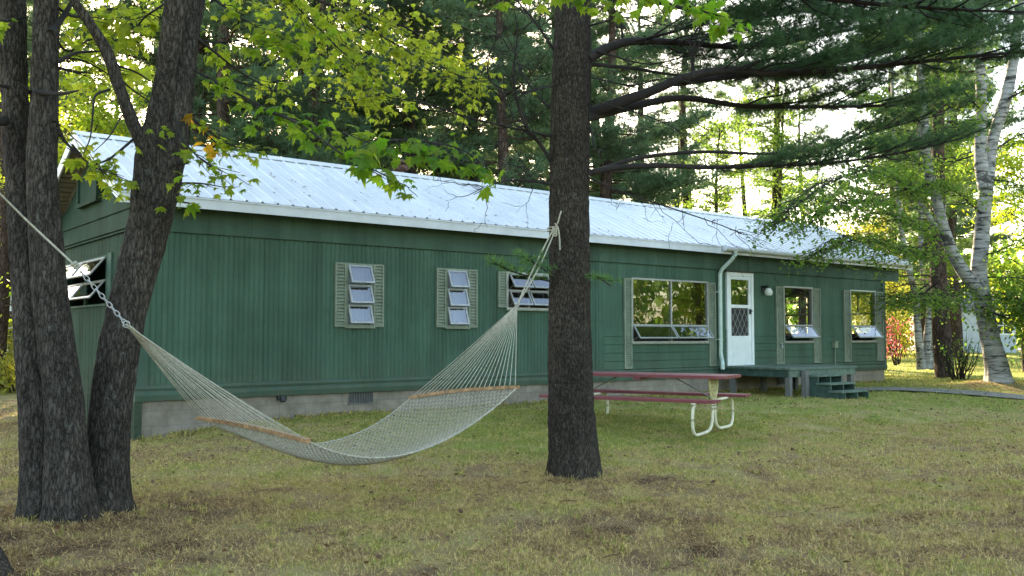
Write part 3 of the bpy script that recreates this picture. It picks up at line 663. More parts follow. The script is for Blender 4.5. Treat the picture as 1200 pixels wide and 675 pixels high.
for (sx0, sx1) in ((S0-.015, S0+.012), (S1-.012, S1+.015)):
    for ye in (EY0, EY1):
        a = Acc(); a.hexa([(sx0, ye, EZt-.16), (sx1, ye, EZt-.16), (sx1, yc, RT-.16), (sx0, yc, RT-.16), (sx0, ye, EZt+.02), (sx1, ye, EZt+.02), (sx1, yc, RT+.02), (sx0, yc, RT+.02)]); part('rake_board', a, M['fascia'])
a = Acc(); zs = EZt-.12
for k in range(int((S1-S0-.04)/.12)):
    q = S0+.02+k*.12; a.box((q, EY0+.022, zs), (q+.112, .0-.072 if q < 19.08 else HW, zs+.012))
    a.box((q, HW+.06, zs), (q+.112, EY1-.022, zs+.012))
# rake soffits, slatted boards under the gable overhang
for sg, ye in ((1, EY0), (-1, EY1)):
    L_ = (yc-ye)
    for k in range(20):
        t0, t1 = k/20+.003, (k+1)/20-.006
        for q0, q1 in ((S0+.014, -.03),):
            a.add([(q0, ye+L_*t0, EZt-.06+(RT-EZt)*t0), (q1, ye+L_*t0, EZt-.06+(RT-EZt)*t0), (q1, ye+L_*t1, EZt-.06+(RT-EZt)*t1), (q0, ye+L_*t1, EZt-.06+(RT-EZt)*t1)], [(0, 1, 2, 3)])
part('soffit', a, M['soffit'])
# half gutter and downspout by the door
a = Acc(); th = np.linspace(math.pi, 2*math.pi, 9); gs = np.linspace(11.95, 19.25, 3)
ring = [(EY0-.065+.06*math.cos(t), EZt-.035+.065*math.sin(t)) for t in th]; ring += [(q[0]*1.0, q[1]+.004) for q in [(EY0-.065+.053*math.cos(t), EZt-.035+.058*math.sin(t)) for t in th[::-1]]]
V = [(s, y_, z_) for s in (11.6, 19.25) for (y_, z_) in ring]; n = len(ring)
a.add(V, [(i, (i+1) % n, n+(i+1) % n, n+i) for i in range(n)]); a.add([V[i] for i in range(n)], [tuple(range(n))[::-1]]); a.add([V[n+i] for i in range(n)], [tuple(range(n))])
a.tube([(11.59, EY0-.065, EZt-.04), (11.62, EY0-.065, EZt-.04)], .062, 14)
gut = part('gutter', a, M['fascia'])
a = Acc(); pp = [(11.93, EY0-.06, EZt-.08), (11.93, EY0-.06, EZt-.17), (11.9, -.30, 2.98), (11.81, -.14, 2.80), (11.79, -.09, 2.70), (11.79, -.085, 2.4), (11.79, -.085, 1.2), (11.78, -.09, 1.02), (11.73, -.15, .93), (11.64, -.24, .86), (11.60, -.28, .80), (11.60, -.28, .70)]
a.tube(pp, .043, 12); 
for z in (2.3, 1.3): a.box((11.73, -.10, z), (11.85, -.012, z+.03))
part('downspout', a, M['pipe'], smooth=False)
# flue on the rear slope
fs, fy = 5.67, 2.75
a = Acc(); a.tube([(fs, fy, 4.0), (fs, fy, 4.72)], .085, 16); fl = part('flue_pipe', a, M['rust'])
a = Acc(); a.tube([(fs, fy, 4.60), (fs, fy, 4.64), (fs, fy, 4.69), (fs, fy, 4.70)], [.15, .17, .15, .1], 18); a.tube([(fs, fy, 4.73), (fs, fy, 4.76), (fs, fy, 4.80), (fs, fy, 4.82)], [.17, .18, .12, .02], 18)
for k in range(12): t = k*math.pi/6; a.tube([(fs+.14*math.cos(t), fy+.14*math.sin(t), 4.64), (fs+.14*math.cos(t), fy+.14*math.sin(t), 4.80)], .007, 5)
a.build('flue_cap', M['rust'], fl)

# ------------------------------------------------------------------ porch deck and steps
deck = empty('porch_deck', tuple(HO+HU*12.9-HV*.9), HA); tag(deck, 'low green painted wooden porch deck in front of the white door', 'deck')
DO = (12.9, -.9)
def dl(s, y, z): return (s-DO[0], y-DO[1], z)
D0, D1, DY = 11.78, 14.12, -1.76
a = Acc()
for k in range(12):
    y0 = DY-.03+k*(1.70/12); a.box(dl(D0-.03, y0, .72), dl(D1+.03, y0+1.70/12-.008, .76))
a.build('deck_boards', M['wood_light'], deck)
a = Acc(); a.box(dl(D0, DY, .58), dl(D1, DY+.04, .718)); a.build('front_rim', M['wood_light'], deck)
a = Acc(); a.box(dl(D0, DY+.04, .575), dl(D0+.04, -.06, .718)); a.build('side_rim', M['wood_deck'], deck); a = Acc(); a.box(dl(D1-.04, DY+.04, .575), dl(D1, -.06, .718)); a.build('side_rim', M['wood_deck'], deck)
for s in (D0+.06, D0+1.1, D1-.1):
    for y in (DY+.06, -.35):
        q = HO+HU*s+HV*y; a = Acc(); a.box(dl(s-.05, y-.05, gz(q[0], q[1])-.05), dl(s+.05, y+.05, .575)); a.build('post', M['greywood'], deck)
st = empty('porch_steps', tuple(HO+HU*13.1-HV*2.1), HA); tag(st, 'three small weathered green wooden steps leading up to the porch deck', 'steps')
DO = (13.1, -2.1)
T0, T1 = 12.25, 13.10
for k, (z, y) in enumerate(((.62, -1.80), (.47, -2.06), (.33, -2.32))):
    a = Acc(); a.box(dl(T0-.03, y-.30, z-.035), dl(T1+.03, y-.155, z)); a.box(dl(T0-.03, y-.145, z-.035), dl(T1+.03, y-.0, z-.001)); a.build('tread', M['wood_light'], st)
for s in (T0, (T0+T1)/2, T1-.04):
    a = Acc(); a.add([dl(s, -1.80, .585), dl(s, -1.80, .08), dl(s, -2.66, .08), dl(s, -2.66, .29), dl(s, -2.36, .29), dl(s, -2.36, .43), dl(s, -2.08, .43), dl(s, -2.08, .585)], [tuple(range(8))])
    b_ = [np.array(q)+np.array([.04, 0, 0]) for q in a.v[0]]; a.add(b_, [tuple(range(8))[::-1]])
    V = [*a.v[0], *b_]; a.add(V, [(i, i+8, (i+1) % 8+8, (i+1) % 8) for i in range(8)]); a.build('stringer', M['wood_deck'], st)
a = Acc(); a.box(dl(T0-.14, -1.90, .1), dl(T0-.01, -1.80, .70)); a.build('post', M['greywood'], st)

# ------------------------------------------------------------------ picnic table
PX, PY, PHI = 1.88, 13.0, R(30); PG = gz(PX, PY)+.0
tab = empty('picnic_table', (PX, PY, PG), -PHI); tag(tab, 'maroon plank picnic table with attached benches and cream tube legs', 'picnic table')
a = Acc()
for k in range(5): w0 = -.36+k*.145; a.box((-1.25, w0, .72), (1.25, w0+.138, .76))
a.box((-.05, -.34, .685), (.05, .34, .72)); a.build('tabletop', M['maroon'], tab)
for sg in (-1, 1):
    a = Acc()
    for k in range(2): w0 = sg*.70-.135+k*.138; a.box((-1.25, w0, .43), (1.25, w0+.13, .468))
    a.build('bench', M['maroon'], tab)
def smoothpts(pts, n=6):
    pts = np.array(pts, float); out = []
    P = np.vstack([2*pts[0]-pts[1], pts, 2*pts[-1]-pts[-2]])
    for i in range(1, len(P)-2):
        for t in np.arange(n)/n:
            out.append(.5*((2*P[i])+(-P[i-1]+P[i+1])*t+(2*P[i-1]-5*P[i]+4*P[i+1]-P[i+2])*t*t+(-P[i-1]+3*P[i]-3*P[i+1]+P[i+2])*t**3))
    out.append(P[-2]); return np.array(out)
for fx in (-.975, .975):
    a = Acc()
    for sg in (-1, 1):
        lp = [(fx, sg*.62, .415), (fx, sg*.74, .405), (fx, sg*.835, .36), (fx, sg*.87, .25), (fx, sg*.86, .12), (fx, sg*.80, .04), (fx, sg*.70, .015), (fx, sg*.45, .015), (fx, sg*.22, .03), (fx, sg*.10, .10), (fx, sg*.055, .22), (fx, sg*.05, .36), (fx, sg*.05, .45)]
        a.tube(smoothpts(lp), .021, 10); a.tube([(fx, sg*.05, .415), (fx, sg*.62, .415)], .018, 8); a.box((fx-.03, sg*.56, .41), (fx+.03, sg*.84, .43))
    f = a.build('leg_frame', M['cream'], tab, True)
    a = Acc()
    out_ = smoothpts([(fx, -.17, .71), (fx, -.165, .62), (fx, -.13, .52), (fx, -.06, .42), (fx, 0, .39), (fx, .06, .42), (fx, .13, .52), (fx, .165, .62), (fx, .17, .71)])
    a.tube(out_, .016, 8); a.tube([(fx, -.17, .705), (fx, .17, .705)], .014, 8)
    for w in (-.11, -.055, 0, .055, .11):
        a.tube(smoothpts([(fx, w*.3, .40), (fx, w*1.15, .55), (fx, w*1.0, .70)], 4), .009, 6)
    for w in (-.08, -.028, .028, .08):
        t = np.linspace(0, 2*math.pi, 13); a.tube(np.column_stack([t*0+fx, w+.022*np.cos(t), .60+.032*np.sin(t)]), .007, 6, caps=False)
    a.build('pedestal', M['cast'], tab, True)
    a = Acc(); sg = -1 if fx > 0 else 1; a.tube([(fx, 0, .44), (fx+sg*.55, 0, .71)], .009, 8); a.build('brace', M['galv'], tab)

# ------------------------------------------------------------------ trunks with modelled bark
def bark_tube(a, pts, rad, sides=72, dz=.022, amp=.012, ridge=26, seed=0, flare=0, flare_z=.4, stretch=3.2):
    P = smoothpts(pts, 10); rr = np.interp(np.linspace(0, len(pts)-1, len(P)), range(len(pts)), rad)
    L = np.concatenate([[0], np.cumsum(np.linalg.norm(np.diff(P, axis=0), axis=1))]); n = max(8, int(L[-1]/dz)); q = np.linspace(0, L[-1], n)
    P = np.stack([np.interp(q, L, P[:, k]) for k in range(3)], -1); rr = np.interp(q, L, rr)
    tg = norm(np.gradient(P, axis=0)); ref = np.array([0, 1., 0]); A = norm(np.cross(tg, ref)); B = np.cross(A, tg)
    th = np.arange(sides)*2*math.pi/sides
    TT, QQ = np.meshgrid(th, q); RRr = rr[:, None]
    # noise sampled on the cylinder so that it closes
    cx, cy = np.cos(TT), np.sin(TT)
    wob = fbm(np.stack([cx*1.3, cy*1.3, QQ*.9], -1), 3, seed)-.5
    w2 = fbm(np.stack([cx*RRr*12, cy*RRr*12, QQ*2.5], -1), 2, seed+9)-.5
    rid = vnoise(np.stack([cx*RRr*ridge+w2*2, cy*RRr*ridge+w2*2, QQ*ridge/stretch/1.6], -1), seed+3); rid = 1-np.abs(rid*2-1)
    rid2 = vnoise(np.stack([cx*RRr*ridge*2.3, cy*RRr*ridge*2.3, QQ*ridge/stretch*1.6], -1), seed+5)
    rad_ = RRr*(1+.20*wob)+1.5*amp*(rid**.7-.5)+amp*.9*(rid2-.5)
    if flare:
        nb = .5+.5*np.cos(TT*5+seed+2*wob); rad_ = rad_+flare*np.exp(-QQ/flare_z)*(.45+.9*nb*np.exp(-QQ/(flare_z*.6)))
    V = P[:, None]+rad_[..., None]*(cx[..., None]*A[:, None]+cy[..., None]*B[:, None])
    i = np.arange(n-1)[:, None]*sides; j = np.arange(sides)[None]; j2 = (j+1) % sides
    a.add(V.reshape(-1, 3), np.stack([i+j, i+j2, i+sides+j2, i+sides+j], -1).reshape(-1, 4)[:, ::-1])
def P3(lst, Y=None): # [(x, y, depth, radius px)]
    pts = [at(x, y, d) for x, y, d, r in lst]; rad = [r/F*d for x, y, d, r in lst]; return pts, rad
def root_at(name, x, y): return empty(name, (x, y, 0))

# leaves on twigs
MAPLE = np.array([(0, .30, .06), (0, 0, 0), (.14, .06, .0), (.46, .02, -.10), (.34, .20, -.02), (.56, .44, -.12), (.34, .46, -.03), (.32, .66, -.08), (.16, .60, 0), (0, 1.0, -.12),
                  (-.16, .60, 0), (-.32, .66, -.08), (-.34, .46, -.03), (-.56, .44, -.12), (-.34, .20, -.02), (-.46, .02, -.10), (-.14, .06, 0)])
MAPF = [(0, i, i+1) for i in range(1, 16)]+[(0, 16, 1)]
OVAL = np.array([(0, 0, 0), (.34, .3, -.05), (.24, .7, -.03), (0, 1, -.08), (-.24, .7, -.03), (-.34, .3, -.05)]); OVF = [(0, 1, 2, 3, 4, 5)]
def leaves(a, P, size, tmpl='maple', tilt=(.6, .35), tint=None, mat=0, seed=None, sv=.3):
    P = np.asarray(P, float); N = len(P)
    if N == 0: return
    tl = np.abs(RNG.normal(tilt[0], tilt[1], N)); az = RNG.random(N)*6.283
    Z = np.stack([np.cos(az)*np.sin(tl), np.sin(az)*np.sin(tl), np.cos(tl)], -1)
    down = norm(np.stack([np.cos(az), np.sin(az), -.6+0*az], -1)); down += RNG.normal(0, .35, (N, 3))
    X_ = norm(np.cross(down, Z)); Y_ = np.cross(Z, X_)
    t = np.clip(RNG.normal(.5, .25, N) if tint is None else tint+RNG.normal(0, .16, N), 0, 1)
    tv, tf = (MAPLE, MAPF) if tmpl == 'maple' else (OVAL, OVF)
    S = size*(1+sv*RNG.normal(0, 1, N)).clip(.4, 1.8)
    if tmpl != 'maple': a.inst(tv, tf, P, X_, Y_, Z, S, mat, t); return
    g = RNG.integers(0, 4, N)  # four ways of curling and narrowing
    for k, (cx, cy, wx) in enumerate(((.5, .3, 1.0), (1.0, -.35, .82), (-.45, .7, .92), (.2, .1, 1.12))):
        q = g == k
        if q.any():
            v = tv.copy(); v[:, 2] -= cx*v[:, 0]**2+cy*v[:, 1]**2*.6; v[:, 0] *= wx; a.inst(v, tf, P[q], X_[q], Y_[q], Z[q], S[q], mat, t[q])
def wander(p0, p1, n, amp, rs):
    t = np.linspace(0, 1, n)[:, None]; P = p0*(1-t)+p1*t
    w = np.cumsum(rs.normal(0, amp, (n, 3)), axis=0); w -= t*w[-1]; return P+w
def spray(aw, al, pts, r0, size, density=1.0, spread=.45, tint=.5, tmpl='maple', start=.15, up=.0, droop=.12, rs=RNG, mat=0, tilt=(.6, .35), twr=.004):
    """branch with side twigs in a flattish spray, leaves along the twigs"""
    P = smoothpts(pts, 6); L = np.linalg.norm(np.diff(P, axis=0), axis=1).sum(); n = len(P)
    aw.tube(P, np.linspace(r0, max(r0*.2, .003), n), 6)
    k = max(2, int(L/.13*density)); LP = []
    for j in range(k):
        t = start+(1-start)*(j+rs.random())/k; i = min(n-2, int(t*(n-1))); p = P[i]; d = norm(P[i+1]-P[i])
        side = norm(np.cross(d, [0, 0, 1.]))*(1 if rs.random() < .5 else -1)
        L2 = spread*(.4+rs.random()*.9)*(1.15-.5*t); e = p+L2*norm(d*.75+side*.8+np.array([0, 0, up+rs.normal(0, .22)]))-np.array([0, 0, droop*L2])
        Q = wander(p, e, 6, L2*.035, rs); aw.tube(Q, np.linspace(twr, .0018, 6), 4, caps=False)
        m = max(3, int(L2/.05*1.0)); tt = rs.random(m)*.85+.15
        q = np.stack([np.interp(tt, np.linspace(0, 1, 6), Q[:, c]) for c in range(3)], -1)+rs.normal(0, .035+.03*spread, (m, 3)); LP.append(q)
    if LP: leaves(al, np.concatenate(LP), size, tmpl, tilt, tint, mat)

# ---- left twin-stem maple
mt = root_at('maple_tree', -3.6, 7.15); tag(mt, 'twin-stemmed rough dark maple at the left edge of the yard', 'tree')
gl_ = ground(np.array([-3.6]), np.array([7.15]))[0]
def rel(pts, o): return [np.array(p)-np.array([o[0], o[1], 0]) for p in pts]
o_ = (-3.6, 7.15)
a = Acc()
p, r = P3([(59, 622, 7.2, 25), (54, 560, 7.2, 23), (47, 480, 7.22, 21.5), (40, 400, 7.25, 20), (31, 300, 7.3, 17), (22, 200, 7.35, 15), (17, 100, 7.4, 13.5), (14, 0, 7.45, 14), (10, -120, 7.5, 13), (5, -300, 7.6, 10), (-8, -480, 7.7, 6)])
bark_tube(a, rel(p, o_), r, 84, seed=1, flare=.11)
p, r = P3([(82, 622, 7.05, 24), (80, 560, 7.05, 22), (76, 480, 7.08, 20), (66, 400, 7.1, 19), (56, 300, 7.12, 17.5), (50, 200, 7.14, 16), (52, 100, 7.16, 14), (54, 0, 7.18, 12.5), (60, -120, 7.2, 11), (75, -300, 7.3, 8), (90, -450, 7.4, 5)])
bark_tube(a, rel(p, o_), r, 72, seed=5, flare=.10)
a.build('trunk', M['bark_maple'], mt, True)
a = Acc()
for l, r0 in (([(34, 108, 7.15), (28, 102, 6.9), (20, 96, 6.6)], .02), ([(5, 141, 7.2), (-14, 142, 7.0), (-40, 138, 6.8)], .045), ([(40, 108, 7.1), (70, 110, 6.9), (92, 106, 6.7)], .022),
              ([(68, 72, 7.1), (90, 62, 7.2), (120, 60, 7.4)], .02), ([(60, 38, 7.1), (80, 10, 7.3), (100, -30, 7.5)], .03), ([(12, 102, 7.3), (-8, 99, 7.2), (-20, 95, 7.0)], .018)):
    P = smoothpts(rel([at(*q) for q in l], o_), 5); a = Acc(); a.tube(P, np.linspace(r0, r0*.3, len(P)), 7); a.build('dead_limb', M['twig'], mt, True)
aw, al = Acc(), Acc()
for l, d, tn in (([(60, 38, 7.2), (80, 60, 7.6), (110, 45, 8.0), (150, 50, 8.4)], 1.3, .7), ([(56, 0, 7.2), (90, 20, 7.6), (140, 10, 8.2), (190, 20, 8.8)], 1.6, .75),
                 ([(30, 20, 7.3), (-20, 30, 7.0), (-60, 50, 6.6)], 1.2, .6), ([(68, 150, 7.1), (80, 170, 7.2), (110, 195, 7.3), (140, 205, 7.3)], 1.2, .7), ([(64, 140, 7.1), (70, 160, 7.4), (85, 175, 7.5)], 1, .75),
                 ([(20, -40, 7.4), (60, -20, 8), (120, -30, 8.6), (190, -10, 9.2)], 1.8, .7), ([(30, -100, 7.4), (0, -70, 8), (-50, -40, 8.6)], 1.2, .6),
                 ([(70, 80, 7.2), (100, 85, 8), (150, 80, 9), (180, 90, 9.6)], 1.2, .8)):
    spray(aw, al, rel([at(*q) for q in l], o_), .014, .085, d, .5, tn)
for k in range(12):
    az = RNG.random()*6.28; z0 = RNG.uniform(5, 9); L_ = RNG.uniform(1.5, 3)
    b0 = np.array([0.05, .1, z0]); spray(aw, al, [b0, b0+np.array([math.cos(az), math.sin(az), .45])*L_*.5, b0+np.array([math.cos(az), math.sin(az), .5])*L_], .03, .095, 1.6, .8, .5)
b_ = aw.build('branches', M['twig'], mt); al.build('foliage', M['leaf_maple'], mt)

# ---- forked leaning maple
o_ = (-3.2, 7.4); mf = root_at('maple_tree', *o_); tag(mf, 'leaning forked maple right of the twin stems with leafy boughs over the roof', 'tree')
a = Acc()
p, r = P3([(124, 615, 7.42, 23), (124, 560, 7.42, 22), (130, 480, 7.42, 21.5), (142, 400, 7.45, 22), (158, 330, 7.48, 21.5), (174, 270, 7.5, 22.5), (184, 215, 7.52, 26), (200, 160, 7.55, 21), (208, 110, 7.6, 18), (215, 50, 7.65, 16), (226, 0, 7.7, 13), (240, -90, 7.8, 11), (255, -230, 8, 8), (270, -420, 8.2, 5)])
bark_tube(a, rel(p, o_), r, 84, seed=11, flare=.09)
p, r = P3([(176, 225, 7.46, 18), (178, 185, 7.44, 17), (184, 150, 7.42, 14), (192, 105, 7.40, 12), (198, 60, 7.38, 11.5), (206, 0, 7.36, 11), (212, -90, 7.4, 10), (205, -250, 7.5, 8), (190, -420, 7.5, 5)])
bark_tube(a, rel(p, o_), r, 60, seed=15)
p, r = P3([(178, 195, 7.42, 11), (164, 165, 7.38, 7.5), (150, 130, 7.34, 6.8), (136, 92, 7.3, 6.6), (124, 58, 7.26, 6.2), (108, 32, 7.2, 5.6), (88, 2, 7.15, 5), (60, -50, 7.1, 4.5), (40, -140, 7.0, 4)])
bark_tube(a, rel(p, o_), r, 40, seed=19, amp=.007)
a.build('trunk', M['bark_maple'], mf, True)
a = Acc()
for l, r0 in (([(128, 105, 7.3), (112, 112, 7.1), (109, 130, 7.0), (106, 160, 6.95), (98, 180, 6.9)], .012), ([(143, 135, 7.3), (128, 160, 7.1), (110, 178, 7.0)], .008),
              ([(210, 190, 7.4), (220, 191, 7.2)], .03), ([(130, 75, 7.3), (160, 85, 7.6), (190, 105, 8)], .012), ([(132, 85, 7.3), (155, 105, 7.5), (185, 125, 7.7)], .011), ([(70, 68, 7.3), (100, 72, 7.5), (140, 95, 7.9)], .012), ([(225, 40, 7.6), (250, 60, 7.8), (290, 90, 8.2), (330, 110, 8.6)], .012)):
    P = smoothpts(rel([at(*q) for q in l], o_), 5); a = Acc(); a.tube(P, np.linspace(r0, r0*.3, len(P)), 6); a.build('dead_limb', M['twig'], mf, True)
aw, al, ao = Acc(), Acc(), Acc()
S_ = [  # main leafy boughs: points, density, spread, tint, size
    ([(215, 75, 7.6), (260, 100, 7.6), (330, 135, 7.4), (400, 155, 7.1), (455, 175, 6.8), (520, 185, 6.5)], 1.15, .32, .30, .10),
    ([(300, 125, 7.5), (350, 145, 7.1), (400, 180, 6.8), (440, 200, 6.7), (480, 220, 6.6)], 1.0, .28, .25, .10),
    ([(440, 165, 6.9), (490, 165, 6.7), (540, 175, 6.5), (575, 200, 6.4)], 1.7, .28, .2, .10),
    ([(226, 10, 7.7), (290, -10, 8.2), (370, 0, 8.6), (410, 20, 8.9), (460, 50, 9.1), (520, 85, 9.4), (555, 110, 9.6)], 2.2, .8, .85, .072),
    ([(370, -10, 8.6), (380, 30, 8.8), (395, 60, 8.9), (410, 95, 9)], 1.8, .65, .9, .072),
    ([(410, 20, 8.9), (470, 30, 9.2), (520, 60, 9.6), (560, 80, 9.8)], 2.1, .65, .9, .072),
    ([(226, -20, 7.8), (280, 20, 7.9), (320, 40, 8), (360, 60, 8.2)], 1.4, .6, .5, .08),
    ([(240, -60, 7.8), (300, -30, 8.4), (350, 10, 8.4), (400, 60, 8.4), (440, 90, 8.4)], 1.5, .65, .6, .075),
    ([(218, 40, 7.6), (250, 50, 7.8), (290, 45, 8), (330, 30, 8.2)], 1.1, .55, .5, .08),
    ([(215, 130, 7.5), (240, 150, 7.6), (270, 170, 7.7), (300, 175, 7.9)], 1.7, .38, .6, .08),
    ([(205, 140, 7.4), (215, 165, 7.2), (240, 190, 7.1), (270, 205, 7.0)], 1.3, .35, .55, .075),
    ([(200, 235, 7.4), (215, 237, 7.2), (232, 240, 7.1)], 1.0, .18, .55, .08),
    ([(205, 215, 7.4), (235, 215, 7.1), (265, 220, 6.9)], .9, .25, .5, .08),
    ([(160, 160, 7.4), (130, 185, 7.2), (110, 195, 7.0), (135, 205, 6.9)], 1.2, .28, .6, .08),
    ([(200, 0, 7.4), (170, 20, 7.8), (150, 40, 8), (110, 30, 8.3)], 1.6, .5, .75, .08),
    ([(260, 90, 8), (300, 100, 8.6), (340, 90, 9)], 1.2, .6, .7, .075),
    ([(380, 120, 8.8), (420, 115, 9.2), (470, 125, 9.4)], 1.9, .5, .9, .075),
    ([(226, -120, 7.9), (330, -110, 8.2), (450, -60, 8.2), (540, -35, 8), (640, -15, 7.6), (690, -5, 7.2)], 1.5, .45, .5, .10),
    ([(640, -25, 7.6), (720, -25, 7.2), (780, -5, 6.8), (815, 10, 6.6), (850, 20, 6.4)], 1.2, .36, .25, .10),
]
for l, d, sp, tn, sz in S_: spray(aw, al, rel([at(*q) for q in l], o_), .012, sz, d, sp, tn)
spray(aw, ao, rel([at(*q) for q in [(212, 140, 7.5), (225, 150, 7.6), (245, 160, 7.7), (255, 170, 7.8)]], o_), .01, .08, 1.6, .28, .6)
for k in range(11):
    az = RNG.uniform(-2, 2.4); z0 = RNG.uniform(6.4, 9.5); L_ = RNG.uniform(1.5, 3.4)
    b0 = np.array([.55, .1, z0]); spray(aw, al, [b0, b0+np.array([math.cos(az), math.sin(az), .45])*L_*.5, b0+np.array([math.cos(az), math.sin(az), .5])*L_], .03, .095, 1.6, .8, .5)
aw.build('branches', M['twig'], mf); al.build('foliage', M['leaf_maple'], mf); ao.build('turning_foliage', M['leaf_orange'], mf)

# ---- root of a mossy tree at the left edge (hammock is tied to it)
o_ = (-3.42, 5.55); mo = root_at('mossy_tree', *o_); tag(mo, 'mossy trunk base at the bottom left corner that the hammock rope is tied to', 'tree')
a = Acc(); bark_tube(a, [(0, 0, -.1), (0, 0, .5), (-.03, .02, 1.5), (-.08, .05, 3), (-.15, .1, 5), (-.3, .2, 8)], [.20, .17, .165, .15, .13, .06], 72, seed=25, flare=.12, flare_z=.22)
a.build('trunk', M['bark_maple'], mo, True)
a = Acc(); P = smoothpts([(.12, -.02, .14), (.24, -.05, .03), (.36, -.10, -.05)], 6); bark_tube(a, [(.02, -.05, .30), (.22, -.08, .19), (.38, -.11, .08), (.50, -.14, -.05)], [.11, .10, .085, .05], 40, seed=27, amp=.01)
a.build('root', M['moss'], mo, True)
aw, al = Acc(), Acc()
for k in range(14):
    az = RNG.random()*6.28; z0 = RNG.uniform(4.3, 7.5); L_ = RNG.uniform(1.2, 2.6)
    b0 = np.array([-.1, .1, z0]); spray(aw, al, [b0, b0+np.array([math.cos(az), math.sin(az), .4])*L_*.5, b0+np.array([math.cos(az), math.sin(az), .5])*L_], .025, .09, 1.2, .8, .4)
aw.build('branches', M['twig'], mo); al.build('foliage', M['leaf_maple'], mo)

# ------------------------------------------------------------------ pine needles
def tuft_template(n, spread, w, seed, lmin=.7):
    rs = np.random.default_rng(seed); V = []; Fc = []
    for k in range(n):
        az = rs.random()*6.283; el = spread*math.sqrt(rs.random()); l = lmin+(1-lmin)*rs.random()
        d = np.array([math.sin(el)*math.cos(az), math.cos(el), math.sin(el)*math.sin(az)]); s = norm(np.cross(d, rs.normal(0, 1, 3)))
        V += [-s*w, s*w, d*l]; Fc.append((3*k, 3*k+1, 3*k+2))
    return np.array(V), np.array(Fc)
TUFT = [tuft_template(42, 1.3, .016, s) for s in range(3)]
TUFT_FAR = [tuft_template(13, 1.35, .045, s+10) for s in range(3)]
def place_tufts(a, P, D, size, tset, tint=.5, mat=0):
    P = np.asarray(P); D = norm(np.asarray(D)+RNG.normal(0, .25, P.shape)); N = len(P); r = norm(RNG.normal(0, 1, (N, 3)))
    X_ = norm(np.cross(D, r)); Z_ = np.cross(X_, D); t = np.clip(tint+RNG.normal(0, .2, N), 0, 1); s = size*(.75+.5*RNG.random(N)); g = RNG.integers(0, len(tset), N)
    for k, (tv, tf) in enumerate(tset):
        q = g == k
        if q.any(): a.inst(tv, tf, P[q], X_[q], D[q], Z_[q], s[q], mat, t[q])
def bough(aw, an, pts, r0, sec=.2, L2=1.0, start=.3, nsize=.115, tint=.4, up=.12, ter=.105, tset=TUFT, tstep=.06, rs=RNG, dens=1.0, droop=0):
    P = smoothpts(pts, 8); n = len(P); seg = np.linalg.norm(np.diff(P, axis=0), axis=1); L = seg.sum(); rr = np.linspace(r0, max(.006, r0*.15), n)
    aw.tube(P, rr, 8); TP, TD = [], []
    k = int(L*(1-start)/sec)
    for j in range(k):
        t = start+(1-start)*(j+rs.random()*.8)/k; i = min(n-2, int(t*(n-1))); p = P[i]; d = norm(P[i+1]-P[i])
        for sg in (-1, 1):
            if rs.random() > dens: continue
            side = norm(np.cross(d, [0, 0, 1.]))*sg; l2 = L2*(.45+.7*rs.random())*(1.1-.65*t)
            dir2 = norm(d*(.45+.6*rs.random())+side*(.5+.6*rs.random())+np.array([0, 0, up+rs.normal(0, .12)])); e = p+dir2*l2-np.array([0, 0, droop*l2])
            Q = wander(p, e, 6, l2*.02, rs); Q[-1, 2] += .06*l2; aw.tube(Q, np.linspace(min(.012, r0*.3), .003, 6), 4, caps=False)
            m = max(2, int(l2/ter))
            for q in range(m):
                tt = .25+.75*(q+rs.random()*.6)/m; b = np.array([np.interp(tt, np.linspace(0, 1, 6), Q[:, c]) for c in range(3)])
                s3 = norm(np.cross(dir2, [0, 0, 1.]))*(1 if (q % 2) else -1); l3 = .32*L2**.5*(.5+.7*rs.random())*(1.15-.6*tt)
                d3 = norm(dir2*.9+s3*.8+np.array([0, 0, .18+rs.normal(0, .15)])); u = np.linspace(.25, 1, max(2, int(l3/tstep)))
                if tset is TUFT and rs.random() < .6: aw.tube([b, b+d3*l3*.5, b+d3*l3*.97], [.0028, .002, .0015], 3, caps=False)
                TP.append(b+d3*l3*u[:, None]); TD.append(np.repeat((d3+np.array([0, 0, .25]))[None], len(u), 0))
    if TP: place_tufts(an, np.concatenate(TP), np.concatenate(TD), nsize, tset, tint)

# ---- central pine
o_ = (.63, 9.15); pt = root_at('pine_tree', *o_); tag(pt, 'large dark pine in the middle of the yard holding the right end of the hammock', 'tree')
a = Acc()
p, r = P3([(674, 572, 9.15, 30), (673, 540, 9.15, 27.5), (670, 480, 9.16, 25.5), (668, 400, 9.18, 24), (667, 300, 9.2, 23.5), (667, 200, 9.2, 23), (669, 120, 9.2, 22.5), (671, 50, 9.2, 21), (672, 0, 9.2, 20), (673, -150, 9.25, 18.5), (674, -350, 9.3, 15), (676, -700, 9.4, 9), (678, -1000, 9.5, 3)])
bark_tube(a, rel(p, o_), r, 110, dz=.02, seed=31, flare=.11, flare_z=.22, amp=.014, ridge=24, stretch=2.6)
a.build('trunk', M['bark_pine'], pt, True)
def branch(l, r0, **kw):
    aw, an = Acc(), Acc(); bough(aw, an, rel([at(*q) for q in l], o_), r0, **kw); b = aw.build('branch', M['twig'], pt, True)
    if an.n: an.build('needles', M['needle'], b)
branch([(690, 68, 9.15), (715, 55, 9.2), (745, 48, 9.3), (800, 50, 9.5), (880, 55, 9.9), (960, 42, 10.3), (1060, 22, 10.8), (1180, 5, 11.3)], .052, L2=1.5, start=.28, sec=.16, dens=.9)
branch([(688, 134, 9.2), (720, 122, 9.1), (760, 108, 9.0), (800, 92, 8.9), (850, 82, 8.85), (910, 86, 8.8), (980, 82, 8.8), (1060, 74, 8.7), (1160, 64, 8.6), (1240, 58, 8.5)], .062, L2=1.25, start=.42, sec=.13)
